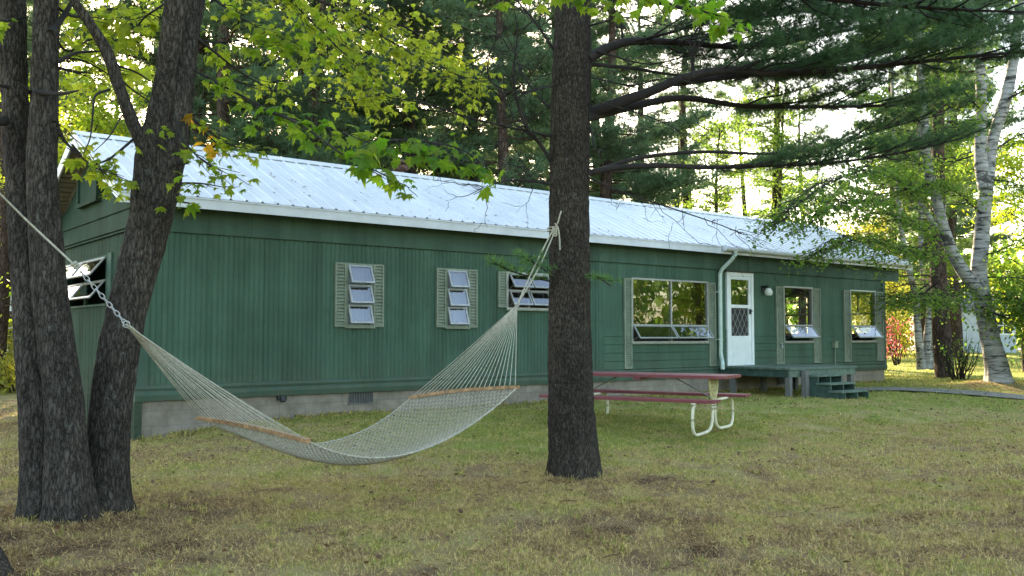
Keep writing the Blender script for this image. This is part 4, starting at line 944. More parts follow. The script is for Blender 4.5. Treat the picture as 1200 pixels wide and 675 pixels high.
branch([(790, 97, 8.95), (850, 90, 9.2), (910, 84, 9.5), (1000, 70, 9.9), (1100, 48, 10.3), (1200, 35, 10.6)], .040, L2=1.3, start=.25, sec=.15)
branch([(688, 138, 9.15), (740, 125, 9.3), (800, 115, 9.5), (870, 124, 9.8), (940, 125, 10.2), (1030, 124, 10.6), (1100, 118, 10.9)], .048, L2=1.3, start=.5, sec=.18)
branch([(690, 203, 9.15), (720, 197, 9.1), (770, 194, 9.0), (830, 196, 9.0), (900, 194, 9.0), (980, 190, 9.0), (1060, 178, 9.0), (1140, 158, 9.0)], .034, L2=.9, start=.45, sec=.13, nsize=.095)
branch([(700, 200, 9.15), (750, 185, 9.2), (820, 178, 9.3), (900, 180, 9.4), (970, 172, 9.5), (1040, 150, 9.6), (1100, 135, 9.7)], .024, L2=.9, start=.5, sec=.13, nsize=.095)
branch([(688, 75, 9.2), (740, 80, 9.4), (800, 88, 9.7), (860, 80, 10.0), (930, 100, 10.4)], .022, L2=.8, start=.5, sec=.25)
# higher boughs whose foliage hangs into the top of the picture
for k, (l, r0, L2) in enumerate([([(676, -60, 9.2), (760, -50, 9.0), (860, -20, 8.8), (980, 0, 8.6), (1100, 10, 8.4), (1220, 15, 8.2)], .05, 1.4), ([(676, -100, 9.2), (780, -70, 9.8), (900, -30, 10.4), (1040, -10, 11.0), (1180, 0, 11.4)], .05, 1.5),
        ([(676, -160, 9.3), (800, -150, 8.8), (950, -90, 8.4), (1100, -40, 8.0)], .045, 1.3), ([(676, -30, 9.3), (780, 5, 10), (880, 20, 10.8), (980, 10, 11.6), (1080, 20, 12.2)], .035, 1.2),
        ([(665, -80, 9.3), (600, -60, 10.2), (540, -40, 11.2), (500, -30, 12)], .04, 1.1)]):
    branch(l, r0, L2=L2, start=.35, sec=.19)
for k in range(11): # crown above the frame: it shades the yard and shows from other positions
    az = RNG.random()*6.28; z0 = 6.2+k*.55; L_ = RNG.uniform(2.2, 4.2)*(1.15-k/22)
    b0 = np.array([0, 0, z0]); dd = np.array([math.cos(az), math.sin(az), .15]); aw, an = Acc(), Acc()
    bough(aw, an, [b0, b0+dd*L_*.5, b0+dd*L_+np.array([0, 0, .3])], .04, L2=1.3, start=.25, sec=.32, ter=.2, tset=TUFT_FAR, tstep=.14, nsize=.13); b = aw.build('branch', M['twig'], pt, True); an.build('needles', M['needle'], b)
# bare dead branches left of the trunk
def dead(a, l, r0, tw=5, L_=.5, rs=RNG):
    P = smoothpts(rel([at(*q) for q in l], o_), 6); a.tube(P, np.linspace(r0, .004, len(P)), 6)
    for k in range(tw):
        i = int((.2+.75*rs.random())*(len(P)-1)); d = norm(P[min(i+1, len(P)-1)]-P[max(0, i-1)]); s = norm(d*.5+rs.normal(0, .6, 3)); ll = L_*(.3+rs.random())
        Q = wander(P[i], P[i]+s*ll-np.array([0, 0, .12*ll]), 7, ll*.05, rs); a.tube(Q, np.linspace(r0*.35, .0016, 7), 4, caps=False)
        for _ in range(2):
            j = rs.integers(2, 6); s2 = norm(s+rs.normal(0, .7, 3)); Q2 = wander(Q[j], Q[j]+s2*ll*.5, 5, ll*.04, rs); a.tube(Q2, np.linspace(.003, .0013, 5), 3, caps=False)
DL = [([(650, 196, 9.2), (635, 172, 9.1), (618, 150, 9.0), (606, 120, 8.9), (602, 85, 8.8), (606, 40, 8.7), (602, 5, 8.6)], .022, 9), ([(650, 130, 9.2), (632, 115, 9.3), (612, 85, 9.4), (598, 50, 9.5)], .014, 6), ([(648, 160, 9.15), (600, 150, 9.0), (550, 138, 8.9), (500, 122, 8.8), (455, 114, 8.7)], .014, 8),
      ([(648, 216, 9.1), (625, 213, 8.8), (590, 212, 8.6), (555, 228, 8.5)], .013, 9), ([(650, 60, 9.2), (630, 30, 9.2), (605, 0, 9.2), (580, -30, 9.2)], .016, 6), ([(650, 100, 9.1), (610, 108, 8.7), (575, 95, 8.5), (575, 60, 8.4), (595, 30, 8.3)], .010, 8),
      ([(690, 208, 9.1), (730, 225, 8.9), (790, 245, 8.8), (840, 262, 8.8), (872, 275, 8.8)], .010, 7), ([(692, 150, 9.1), (697, 172, 8.9), (700, 180, 8.9)], .012, 1), ([(700, 120, 9.0), (740, 130, 8.9), (780, 145, 8.8), (815, 165, 8.7)], .008, 7), ([(730, 48, 9.3), (725, 20, 9.3), (700, -20, 9.3)], .014, 6),
      ([(812, 88, 9.0), (812, 60, 9.0), (818, 40, 9.0), (830, 10, 9.0)], .018, 8), ([(690, 90, 9.1), (740, 100, 8.8), (780, 92, 8.6), (830, 100, 8.4)], .008, 8), ([(690, 30, 9.1), (740, 20, 8.8), (790, 30, 8.6), (850, 10, 8.4)], .010, 8),
      ([(700, 60, 9.1), (760, 75, 9.4), (820, 65, 9.7), (900, 80, 10)], .010, 9)]
for l, r0, tw in DL:
    a = Acc(); dead(a, l, r0, tw*2, .55); a.build('dead_branch', M['twig'], pt)
# fresh sprigs at the trunk
for l in ([(645, 330, 9.1), (625, 325, 9.0), (600, 318, 8.9), (578, 308, 8.85)], [(688, 322, 9.1), (700, 325, 9.0), (716, 335, 8.9)], [(650, 325, 9.0), (632, 312, 8.9), (612, 300, 8.8)]):
    aw, an = Acc(), Acc(); bough(aw, an, rel([at(*q) for q in l], o_), .008, sec=.10, L2=.24, start=.15, nsize=.085, tint=.6, ter=.08, tstep=.06); b = aw.build('sprig', M['twig'], pt); an.build('needles', M['needle_fresh'], b)

# ------------------------------------------------------------------ rope hammock
A0 = at(0, 222, 5.72); A0 = np.array([-3.3, 5.62, 2.42])
ring1 = at(148, 380, 6.25); knot1 = at(90, 313, 6.03); ring2 = at(606, 357, 8.63); T2 = np.array(at(650, 268, 8.97))
bl1, br1 = at(232, 490, 7.5), at(361, 517, 6.27); bl2, br2 = at(481, 466, 8.78), at(607, 453.5, 7.7)
hm = empty('rope_hammock', tuple((ring1+ring2)/2*np.array([1, 1, 0]))); tag(hm, 'empty white rope hammock with wooden spreader bars slung between the trees', 'hammock')
ho = np.array([hm.location.x, hm.location.y, 0])
def hpart(name, a, m, sm=True): return a.build(name, M[m], hm, sm)
for b0, b1 in ((bl1, br1), (bl2, br2)):
    a = Acc(); d = norm(b1-b0); up_ = np.array([0, 0, 1.]); sd = norm(np.cross(d, up_)); n = 12
    t = np.linspace(0, 1, n)[:, None]; c = b0*(1-t)+b1*t+up_*(.02*np.sin(t*math.pi))-ho
    V = np.concatenate([c+sd*.022-up_*.014, c-sd*.022-up_*.014, c-sd*.022+up_*.014, c+sd*.022+up_*.014]); i = np.arange(n-1)
    Fq = np.concatenate([np.stack([i+k*n, i+1+k*n, i+1+((k+1) % 4)*n, i+((k+1) % 4)*n], -1) for k in range(4)]); a.add(V, Fq); a.add(V, [(0, n, 2*n, 3*n)]); a.add(V, [(n-1, 4*n-1, 3*n-1, 2*n-1)])
    hpart('spreader_bar', a, 'oak', False)
NC = 22
for (rg, b0, b1) in ((ring1, bl1, br1), (ring2, bl2, br2)):
    a = Acc()
    for k in range(NC):
        t = (k+.5)/NC; e = b0*(1-t)+b1*t+np.array([0, 0, .012]); L_ = np.linalg.norm(e-rg); u = np.linspace(0, 1, 7)[:, None]; P = rg*(1-u)+e*u; P[:, 2] -= (u[:, 0]*(1-u[:, 0]))*.06*L_*(.5+RNG.random()*.6); a.tube(P-ho, .0033, 5, caps=False)
        a.tube([e-ho+np.array([0, 0, .012]), e-ho-np.array([0, 0, .04])], .005, 5)
    # braided clew near the ring
    for q in range(3):
        u = np.linspace(0, .16, 14)[:, None]; c_ = rg*(1-u)+(b0+b1)/2*u; ph = u*60+q*2.1; w = .014*(1-u*3)
        a.tube(c_-ho+np.concatenate([np.cos(ph)*w, np.sin(ph)*w, np.cos(ph)*w*.3], 1), .005, 5)
    hpart('suspension_cords', a, 'rope')
# net bed: surface g(u,v), u along, v across
def bed(u, v):
    p = (bl1*(1-v[..., None])+br1*v[..., None])*(1-u[..., None])+(bl2*(1-v[..., None])+br2*v[..., None])*u[..., None]
    sag = .31*4*u*(1-u); edge = np.abs(v*2-1)**2
    p[..., 2] -= sag*(1-.0*edge)+.12*np.sin(math.pi*u)*(1-edge)
    mid = (p[..., :2]*0+((bl1+br1)/2*(1-u[..., None])+(bl2+br2)/2*u[..., None])[..., :2]); nar = 1-.12*4*u*(1-u)
    p[..., :2] = mid+(p[..., :2]-mid)*nar[..., None]
    return p
a = Acc(); NS = 30; NU = 46
for k in range(NS):
    for ph in (0, 1):
        u = np.linspace(0, 1, NU*2+1); zig = np.where((np.arange(NU*2+1)//2 % 2) == ph, .5, -.5)/NS*.85
        zig[0] = zig[-1] = 0; v = np.clip((k+.5)/NS+zig, 0, 1); a.tube(bed(u, v)-ho, .0029, 4, caps=False)
for v0 in (.004, .996):
    u = np.linspace(0, 1, 60); a.tube(bed(u, u*0+v0)-ho, .006, 6)
    uu = np.linspace(0, 1, 220); q = bed(uu, uu*0+v0); a.tube(q-ho+np.stack([uu*0, .010*np.sin(uu*190), .010*np.cos(uu*190)], -1), .003, 4)
hpart('net_bed', a, 'rope')
a = Acc(); t = np.linspace(0, 2*math.pi, 25)
for rg in (ring1, ring2):
    dx = norm(np.array([.74, .67, 0])); a.tube(rg-ho+.022*np.cos(t)[:, None]*dx+.022*np.sin(t)[:, None]*np.array([0, 0, 1.]), .004, 6, caps=False)
hpart('ring', a, 'galv')
a = Acc(); ch = ring1-knot1; L_ = np.linalg.norm(ch); cd = ch/L_; nl = 13; s1_ = norm(np.cross(cd, [0, 0, 1.])); s2_ = np.cross(cd, s1_)
for k in range(nl):
    c = knot1+ch*(k+.5)/nl; sd = s1_ if k % 2 else s2_; h_ = L_/nl*.66
    a.tube(c-ho+(np.cos(t)*h_)[:, None]*cd+(np.sin(t)*.013)[:, None]*sd, .0035, 6, caps=False)
hpart('chain', a, 'galv')
a = Acc(); a.tube([A0-ho, (A0+knot1)/2-ho-np.array([0, 0, .01]), knot1-ho], .007, 7)
for k in range(3): t2 = np.linspace(0, 6.28, 14); a.tube(knot1-ho-cd*.015*k+.017*(np.cos(t2)[:, None]*s1_+np.sin(t2)[:, None]*s2_), .008, 6, caps=False)
t2 = np.linspace(0, 2*math.pi, 30)
for dz in (0, .02): a.tube(np.stack([-3.46+.205*np.cos(t2), 5.6+.205*np.sin(t2), 2.42+dz+0*t2], -1)-ho, .008, 6, caps=False)
hpart('tie_rope', a, 'rope')
a = Acc()
for dd in (-.012, .012):
    P = smoothpts([ring2, ring2*.5+T2*.5+np.array([dd*2, 0, -.02]), T2+np.array([dd, -.02, 0])], 6); a.tube(P-ho, .007, 6)
cxy = np.array(at(667, 268, 9.2)); rad_ = .215
t3 = np.linspace(math.pi*.98, math.pi*1.22, 8)
for dz in (0, .03): a.tube(np.stack([cxy[0]+(rad_)*np.cos(t3), cxy[1]+rad_*np.sin(t3), T2[2]+dz+0*t3], -1)-ho, .0075, 6)
for dz in (): a.tube(np.stack([cxy[0]+rad_*np.cos(t2), cxy[1]+rad_*np.sin(t2), T2[2]+dz+.02*np.sin(t2)], -1)-ho, .0075, 6, caps=False)
for k in range(4): a.tube(T2-ho+np.array([0, -.03, -.02*k])+.02*(np.cos(t2)[:, None]*np.array([1, 0, 0])+np.sin(t2)[:, None]*np.array([0, .6, .8])), .008, 6, caps=False)
a.tube(smoothpts([T2-ho+np.array([.0, -.03, .05]), T2-ho+np.array([.03, -.05, .0]), T2-ho+np.array([.045, -.045, -.1]), T2-ho+np.array([.05, -.04, -.21])], 5), .008, 6)
a.tube(smoothpts([T2-ho, T2-ho+np.array([.03, -.04, .06]), T2-ho+np.array([.05, -.04, .13]), T2-ho+np.array([.065, -.02, .17])], 5), .007, 6)
hpart('tie_rope', a, 'rope')

# ------------------------------------------------------------------ forest kinds
def far_pine(H, seed, crown0=.3, width=3.2, name='pine_tree', nb=44, thin=1.0, pm='needle_far', tint=.5):
    global RNG
    keep = RNG; RNG = np.random.default_rng(seed); rs = RNG
    e = empty(name); a = Acc(); z = np.linspace(0, H, 14); lean = rs.normal(0, .012, 2)
    tp = np.column_stack([lean[0]*z+.12*np.sin(z*.5+seed), lean[1]*z+.12*np.cos(z*.4+seed), z]); r0 = .012*H+.07; tp[0, 2] = -.3
    a.tube(tp, r0*(1-z/H*.93)+.01, 12); aw, an = a, Acc()
    for k in range(14): # dead stubs
        zz = H*(.12+.3*rs.random()); az = rs.random()*6.28; d = np.array([math.cos(az), math.sin(az), .05]); c = np.array([np.interp(zz, z, tp[:, 0]), np.interp(zz, z, tp[:, 1]), zz]); aw.tube([c, c+d*.9, c+d*1.8+np.array([0, 0, -.2])], [.025, .014, .006], 4)
    for k in range(nb):
        f = (k+rs.random())/nb; zz = H*(crown0+(.98-crown0)*f); L_ = width*(.35+.65*math.sin(math.pi*(.25+.68*(1-f)))**.8)*(.65+.6*rs.random())*(1.05-f*.55)
        az = rs.random()*6.28; el = -.02+.4*f+rs.normal(0, .08); d = np.array([math.cos(az), math.sin(az), el]); c = np.array([np.interp(zz, z, tp[:, 0]), np.interp(zz, z, tp[:, 1]), zz])
        bough(aw, an, [c, c+d*L_*.5-np.array([0, 0, .05*L_]), c+d*L_+np.array([0, 0, .08*L_])], .035, sec=.24/thin, L2=.50*L_**.8+.3, start=.18, ter=.15, tset=TUFT_FAR, tstep=.13, nsize=.24, tint=tint+rs.normal(0, .08), rs=rs)
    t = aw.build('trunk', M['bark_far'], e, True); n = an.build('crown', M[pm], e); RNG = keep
    return e, [(t, []), (n, [])]
def leafy(H, seed, name, lm, bm, width=2.6, crown0=.25, nb=34, nl=260, size=.10, r0=None, tint=.5, lean=(0, 0)):
    global RNG
    keep = RNG; RNG = np.random.default_rng(seed); rs = RNG
    e = empty(name); a = Acc(); al = Acc(); z = np.linspace(0, H*.93, 12); tp = np.column_stack([lean[0]*z+.15*np.sin(z*.6+seed), lean[1]*z+.15*np.cos(z*.5+seed), z]); tp[0, 2] = -.3; r0 = r0 or .010*H+.04
    a.tube(tp, r0*(1-z/H)+.012, 12)
    for k in range(nb):
        f = (k+rs.random())/nb; zz = H*(crown0+(.92-crown0)*f); az = rs.random()*6.28; L_ = width*(.4+.8*rs.random())*math.sin(math.pi*(.2+.75*(1-f)))
        c = np.array([np.interp(zz, z, tp[:, 0]), np.interp(zz, z, tp[:, 1]), zz]); d = np.array([math.cos(az), math.sin(az), .45+rs.normal(0, .15)])
        P = smoothpts([c, c+d*L_*.5, c+d*L_+np.array([0, 0, -.15*L_])], 4); a.tube(P, np.linspace(.03, .006, len(P)), 5)
        m = 5
        for q in range(m):
            i = rs.integers(2, len(P)); cc = P[i]+rs.normal(0, .22*width/2.6, 3); n_ = nl//m
            pts = cc+rs.normal(0, 1, (n_, 3))*np.array([.38, .38, .20])*width/2.6*(.6+.7*rs.random()); leaves(al, pts, size, 'oval', (.7, .4), tint+rs.normal(0, .15))
    t = a.build('trunk', M[bm], e, True); n = al.build('crown', M[lm], e); RNG = keep
    return e, [(t, []), (n, [])]
protos = {}
def plant(kind, maker, spots, group=None):
    e, kids = maker()
    for i, (x, y, sc, rz, label, cat) in enumerate(spots):
        o = e if i == 0 else copy_tree(e, kids)
        o.location = (x, y, gz(x, y)-.05); o.rotation_euler = (0, 0, rz); o.scale = (sc, sc, sc); tag(o, label, cat, group)
GP = 'dark pines in the wood behind the house'; GL = 'leafy trees in the wood beyond the yard'
LP = {}
def px(k): return k
plant('p1', lambda: far_pine(17, 101, .22, 3.4), [
    (-7.2, 23.5, .95, 0, 'dense dark pine rising just behind the left end of the roof', 'tree'),
    (1.2, 31, 1.0, 2.1, 'tall dark pine behind the rusty flue pipe', 'tree'),
    (20.5, 50, 1.05, 1.0, 'far dark pine behind the birch stems on the right', 'tree'),
    (-19, 36, 1.0, 3.3, 'dark pine far back at the left edge beyond the small white cottage', 'tree')], GP)
plant('p2', lambda: far_pine(19, 202, .30, 3.8, nb=46), [
    (-3.2, 27.5, .95, .6, 'broad dark pine seen through the yellow-green maple leaves', 'tree'),
    (-10.4, 33, 1.0, 4.0, 'tall pine seen between the two leaning maple stems', 'tree'),
    (3.4, 46, 1.0, 2.6, 'far pine seen just right of the yard pine above the ridge', 'tree'),
    (22, 46, 1.05, 5.2, 'far dark pine beyond the road at the right edge', 'tree')], GP)
plant('p3', lambda: far_pine(15, 303, .18, 3.0, nb=42, tint=.62), [
    (-.3, 24.8, .92, 1.4, 'mid-height bluish pine just left of the yard pine above the roof', 'tree'),
    (4.6, 33, .95, 3.9, 'lighter green pine just right of the yard pine above the roof', 'tree'),
    (-13.5, 27, 1.0, .3, 'bushy pine behind the twin-stemmed maple', 'tree'),
    (8.6, 47, 1.0, 5.1, 'far pine in the bright gap above the white door', 'tree'),
    (16.5, 37, .85, 2.2, 'shorter pine standing behind the big white birch', 'tree')], GP)
plant('p4', lambda: far_pine(20, 404, .52, 3.2, nb=26, thin=.8, tint=.6), [
    (7.6, 40, .95, 1.9, 'slender pine with bare lower trunk in the bright sky gap above the ridge', 'tree'),
    (-6.0, 38, 1.0, 5.0, 'tall bare-trunked pine behind the left part of the roof', 'tree'),
    (11.8, 41, .9, .4, 'slender pine with bare trunk seen above the right end of the roof', 'tree'),
    (-12.6, 22.5, .85, 3.0, 'reddish bare-trunked pine seen between the maples', 'tree'),
    (-15.5, 40, 1.0, 3.6, 'tall bare-trunked pine at the far left behind the maples', 'tree')], GP)
plant('l1', lambda: leafy(9, 505, 'broadleaf_tree', 'leaf_maple', 'bark_far', 2.8, .2, 36, 300, .11, tint=.7), [
    (-9.6, 20.5, .8, 0, 'bright leafy maple just behind the left gable', 'tree'),
    (11.5, 68, 1.3, 2, 'bright leafy tree far behind the right half of the roof', 'tree'),
    (18.5, 33, 1.0, 4, 'sunlit leafy tree between the road and the big birch', 'tree'),
    (21.5, 18.5, 1.2, 2.5, 'green leafy tree right of the yard mirrored in the picture window', 'tree'),
    (25, 36, 1.2, 1, 'leafy green tree at the right edge near the road', 'tree')], GL)
plant('l2', lambda: leafy(8, 606, 'broadleaf_tree', 'leaf_yellow', 'bark_far', 2.6, .08, 34, 300, .11, tint=.4), [
    (17.2, 44, .9, 1, 'yellow-green leafy tree behind the white birch clump', 'tree'),
    (-24, 34, 1.0, 3, 'yellow-green tree beside the small white cottage', 'tree'),
    (22, 55, 1.3, 5, 'yellow-green tree beyond the road behind the pale shed', 'tree'),
        (25.5, 14, 1.3, 4, 'sunlit yellow tree right of the yard mirrored in the window', 'tree')], GL)
plant('l3', lambda: leafy(12, 707, 'poplar_tree', 'leaf_birch', 'bark_far', 2.4, .3, 40, 260, .10, tint=.6), [
    (11.8, 40, 1.05, 1, 'light green leafy tree behind the right gable end', 'tree'),
    (8.6, 38, .9, 3, 'light green leafy tree above the right end of the roof', 'tree'),
    (23, 27, 1.0, 4, 'light green leafy tree at the right edge behind the shrubs', 'tree'),
    (-17, 22, .9, 2, 'light green leafy tree at the left edge beyond the maples', 'tree')], GL)
rs_ = np.random.default_rng(5)
EX = 'dark pine among the crowded trunks of the wood behind the house'
extra = [(-6.2, 27.2), (-1.2, 30), (-9.2, 26.5), (-16.5, 31), (-12, 37), (-9, 43), (-6.8, 30.5), (-4.6, 35), (-2.2, 39), (-3.5, 46), (1.0, 50), (-8, 52), (-14, 50), (-19, 44), (-22, 38), (-26, 46), (-5, 64), (17, 67), (19, 60), (-1, 58), (-12, 60), (3.4, 37), (24, 50), (27, 58), (-5.2, 24.2), (2.9, 27.5)]
for kk in range(3):
    mk = (lambda: far_pine(18, 111, .15, 3.6, nb=52, name='pine_tree'), lambda: far_pine(17, 112, .2, 3.9, nb=50, tint=.6), lambda: far_pine(20, 113, .25, 3.7, nb=52, tint=.45))[kk]
    plant('x', mk, [(x, y, .85+.3*rs_.random(), rs_.random()*6.28, EX, 'tree') for (x, y) in extra[kk::3]], GP)
# big birch by the path
o_ = (11.35, 21.75); bt = root_at('birch_tree', *o_); tag(bt, 'big white birch with peeling bark on a mound at the right by the path', 'tree')
a = Acc()
p, r = P3([(1172, 458, 21.75, 15), (1168, 430, 21.75, 12), (1160, 395, 21.75, 10), (1152, 355, 21.75, 9.5), (1147, 320, 21.75, 9), (1150, 285, 21.75, 8.5), (1153, 245, 21.75, 7.5), (1158, 205, 21.8, 6.8), (1163, 165, 21.9, 6), (1180, 110, 22, 6.5), (1190, 50, 22.1, 5.5), (1200, -60, 22.2, 4), (1206, -150, 22.2, 2)])
bark_tube(a, rel(p, o_), r, 40, dz=.06, seed=41, flare=.16, flare_z=.3, amp=.012, ridge=9)
p, r = P3([(1154, 220, 21.7, 8), (1149, 180, 21.7, 7), (1150, 130, 21.7, 6), (1148, 60, 21.7, 5), (1142, -60, 21.7, 3.5), (1140, -160, 21.7, 2)])
bark_tube(a, rel(p, o_), r, 28, dz=.08, seed=43, amp=.008, ridge=9)
p, r = P3([(1149, 345, 21.65, 8), (1134, 325, 21.5, 7), (1118, 300, 21.3, 6.6), (1106, 268, 21.1, 6), (1097, 232, 21, 5.6), (1088, 200, 20.9, 5), (1084, 150, 20.8, 4.4), (1078, 60, 20.7, 3.2), (1070, -60, 20.6, 2)])
bark_tube(a, rel(p, o_), r, 28, dz=.08, seed=45, amp=.008, ridge=9)
p, r = P3([(1096, 265, 21.1, 3.5), (1085, 248, 21, 3), (1076, 235, 20.9, 2.6)]); bark_tube(a, rel(p, o_), r, 16, dz=.08, seed=47, amp=.004)
a.build('trunk', M['birch'], bt, True)
aw, al = Acc(), Acc()
BL = [[(1100, 268, 21), (1070, 265, 20), (1040, 250, 19), (1010, 235, 18.2), (980, 240, 17.6), (950, 262, 17.2)], [(1110, 295, 21), (1080, 296, 20.2), (1050, 292, 19.4), (1020, 280, 18.6), (985, 285, 18), (950, 300, 17.6)],
      [(1095, 230, 21), (1060, 215, 20), (1020, 200, 19), (980, 210, 18), (940, 235, 17.2), (915, 262, 16.8)], [(1088, 200, 21), (1050, 175, 20), (1010, 165, 19.5), (960, 180, 19)], [(1085, 150, 20.8), (1050, 120, 20), (1000, 110, 19.5)],
      [(1150, 300, 21.7), (1180, 290, 21.2), (1215, 270, 20.8)], [(1155, 325, 21.7), (1185, 325, 21.2), (1220, 330, 21)], [(1158, 210, 21.8), (1190, 215, 21.2), (1220, 230, 21)], [(1150, 250, 21.5), (1120, 225, 21), (1090, 215, 20.6), (1060, 230, 20)],
      [(1085, 170, 20.8), (1110, 150, 20), (1140, 140, 19.6)], [(1150, 180, 21.7), (1110, 190, 22.5), (1070, 190, 23), (1030, 200, 23.5)], [(1160, 180, 21.8), (1190, 160, 22), (1220, 150, 22)], [(1140, 330, 21.6), (1120, 345, 21), (1100, 352, 20.4), (1080, 350, 20)],
      [(1100, 330, 21.4), (1080, 345, 22), (1060, 350, 22.4), (1045, 345, 23)], [(1150, 130, 21.7), (1120, 100, 21), (1080, 90, 20.5)], [(1175, 120, 22), (1200, 100, 22), (1230, 90, 22)],
      [(1150, 60, 21.7), (1110, 40, 21), (1060, 30, 20.5)], [(1075, 60, 20.7), (1030, 50, 20), (980, 60, 19.5)], [(1150, 360, 21.6), (1175, 370, 21), (1200, 365, 20.6), (1225, 370, 20)], [(1150, 345, 21.6), (1180, 350, 21), (1215, 350, 20.5)]]
for l in BL:
    q = rel([at(*w) for w in l], o_); spray(aw, al, q, .024, .070, 2.3, 1.0, .5, 'oval', .12, .05, .3, twr=.007)
    spray(aw, al, [p_+np.array([.1, .3, .15]) for p_ in q], .012, .070, 1.7, .85, .4, 'oval', .12, .05, .4, twr=.006)
for k in range(7):
    az = RNG.random()*6.28; z0 = RNG.uniform(5.5, 11); L_ = RNG.uniform(1.5, 3.6); b0 = np.array([RNG.choice([-1.2, .1, .5]), 0, z0]); dd = np.array([math.cos(az), math.sin(az), .4])
    spray(aw, al, [b0, b0+dd*L_*.5, b0+dd*L_-np.array([0, 0, .3])], .03, .08, 3.0, 1.2, .5, 'oval', .1, .05, .3, twr=.007)
aw.build('branches', M['twig'], bt); al.build('foliage', M['leaf_birch'], bt)
# dark pine trunk and white birch clump beyond
e, k_ = far_pine(16, 808, .45, 3.4, nb=30, tint=.4); e.location = (12.4, 26.4, gz(12.4, 26.4)); tag(e, 'dark straight pine trunk between the house corner and the big birch', 'tree')
bc = root_at('birch_clump', 13.85, 30.9); tag(bc, 'clump of slim white birch stems in the sunny grass past the house corner', 'tree'); o_ = (13.85, 30.9)
a = Acc()
for l in ([(1081, 432, 30.9, 5), (1076, 395, 30.8, 4.5), (1073, 350, 30.7, 3.8), (1066, 320, 30.6, 3.4), (1058, 280, 30.5, 3), (1050, 200, 30.4, 2.5), (1045, 80, 30.3, 1.5)],
          [(1086, 432, 30.9, 5), (1087, 395, 30.9, 4.5), (1090, 350, 31, 3.6), (1080, 310, 31.1, 3.0), (1079, 270, 31.2, 2.8), (1078, 180, 31.3, 2.2), (1080, 60, 31.4, 1.2)],
          [(1089, 432, 31, 4), (1094, 400, 31.1, 3.6), (1096, 360, 31.3, 3.2), (1100, 300, 31.5, 2.6), (1108, 220, 31.7, 2.2), (1112, 100, 31.8, 1.2)]):
    p, r = P3(l); bark_tube(a, rel(p, o_), r, 20, dz=.1, seed=51, flare=.06, amp=.006, ridge=8)
a.build('trunk', M['birch'], bc, True); aw, al = Acc(), Acc()
for k in range(26):
    az = RNG.random()*6.28; z0 = RNG.uniform(2.2, 9); L_ = RNG.uniform(1.2, 2.4); b0 = np.array([RNG.uniform(-.6, .5), 0, z0]); dd = np.array([math.cos(az), math.sin(az), .4])
    spray(aw, al, [b0, b0+dd*L_*.5, b0+dd*L_], .02, .09, 2.4, .9, .7, 'oval', .1, .05, .3, twr=.007)
aw.build('branches', M['twig'], bc); al.build('foliage', M['leaf_birch'], bc)

# shrubs: right edge, red one, stalks
def shrub(name, x, y, w, h, n, lm, label, size=.07, stems=14, tint=.5, sparse=1.0, seed=0):
    global RNG
    keep = RNG; RNG = np.random.default_rng(900+seed); e = empty(name, (x, y, gz(x, y))); tag(e, label, 'shrub'); a, al = Acc(), Acc(); L = []
    for k in range(stems):
        az = RNG.random()*6.28; f = RNG.random()**.5; top = np.array([math.cos(az)*w*f, math.sin(az)*w*f, h*(.6+.4*RNG.random())]); b0 = top*np.array([.25, .25, 0]); P = wander(b0, top, 6, .03*h, RNG); a.tube(P, np.linspace(.016, .004, 6), 4)
        m = n//stems; t = .25+.75*RNG.random(m); q = np.stack([np.interp(t, np.linspace(0, 1, 6), P[:, c]) for c in range(3)], -1)+RNG.normal(0, .11*w*sparse, (m, 3))*np.array([1, 1, .8]); L.append(q)
    q = np.concatenate(L); q[:, 2] = np.abs(q[:, 2]); leaves(al, q, size, 'oval', (.8, .4), tint); a.build('stems', M['twig'], e); al.build('foliage', M[lm], e); RNG = keep; return e
shrub('leafy_shrub', 12.6, 20.9, 1.5, 3.6, 4200, 'leaf_birch', 'tall leafy green shrub right of the big birch at the picture edge', .09, 22, .35, 1.6, 1)
shrub('leafy_shrub', 14.2, 22.6, 1.4, 3.0, 3000, 'leaf_birch', 'dark green shrub behind the tall one at the right edge', .09, 20, .2, 1.6, 2)
shrub('stalk_shrub', 11.75, 24.3, .6, 1.3, 240, 'leaf_birch', 'thin twiggy shrub of bare upright stalks left of the big birch', .07, 34, .3, .6, 3)
shrub('red_shrub', 15.7, 37.5, .7, 2.2, 420, 'leaf_red', 'bright red leafed shrub just past the house corner', .10, 18, .6, 1.4, 4)
shrub('yellow_shrub', 20.0, 47, 2.2, 3.2, 4500, 'leaf_yellow', 'yellow-green shrub behind the red one near the road', .11, 18, .6, 1.5, 5)
shrub('yellow_shrub', -13.5, 25, 2.2, 1.9, 3800, 'leaf_yellow', 'sunlit yellow-green shrub at the far left beyond the house', .10, 18, .7, 1.5, 6)
shrub('leafy_shrub', -11.5, 21.5, 1.2, .9, 1600, 'leaf_yellow', 'low yellow-green shrub at the left edge past the maple trunks', .08, 16, .6, 1.5, 7)
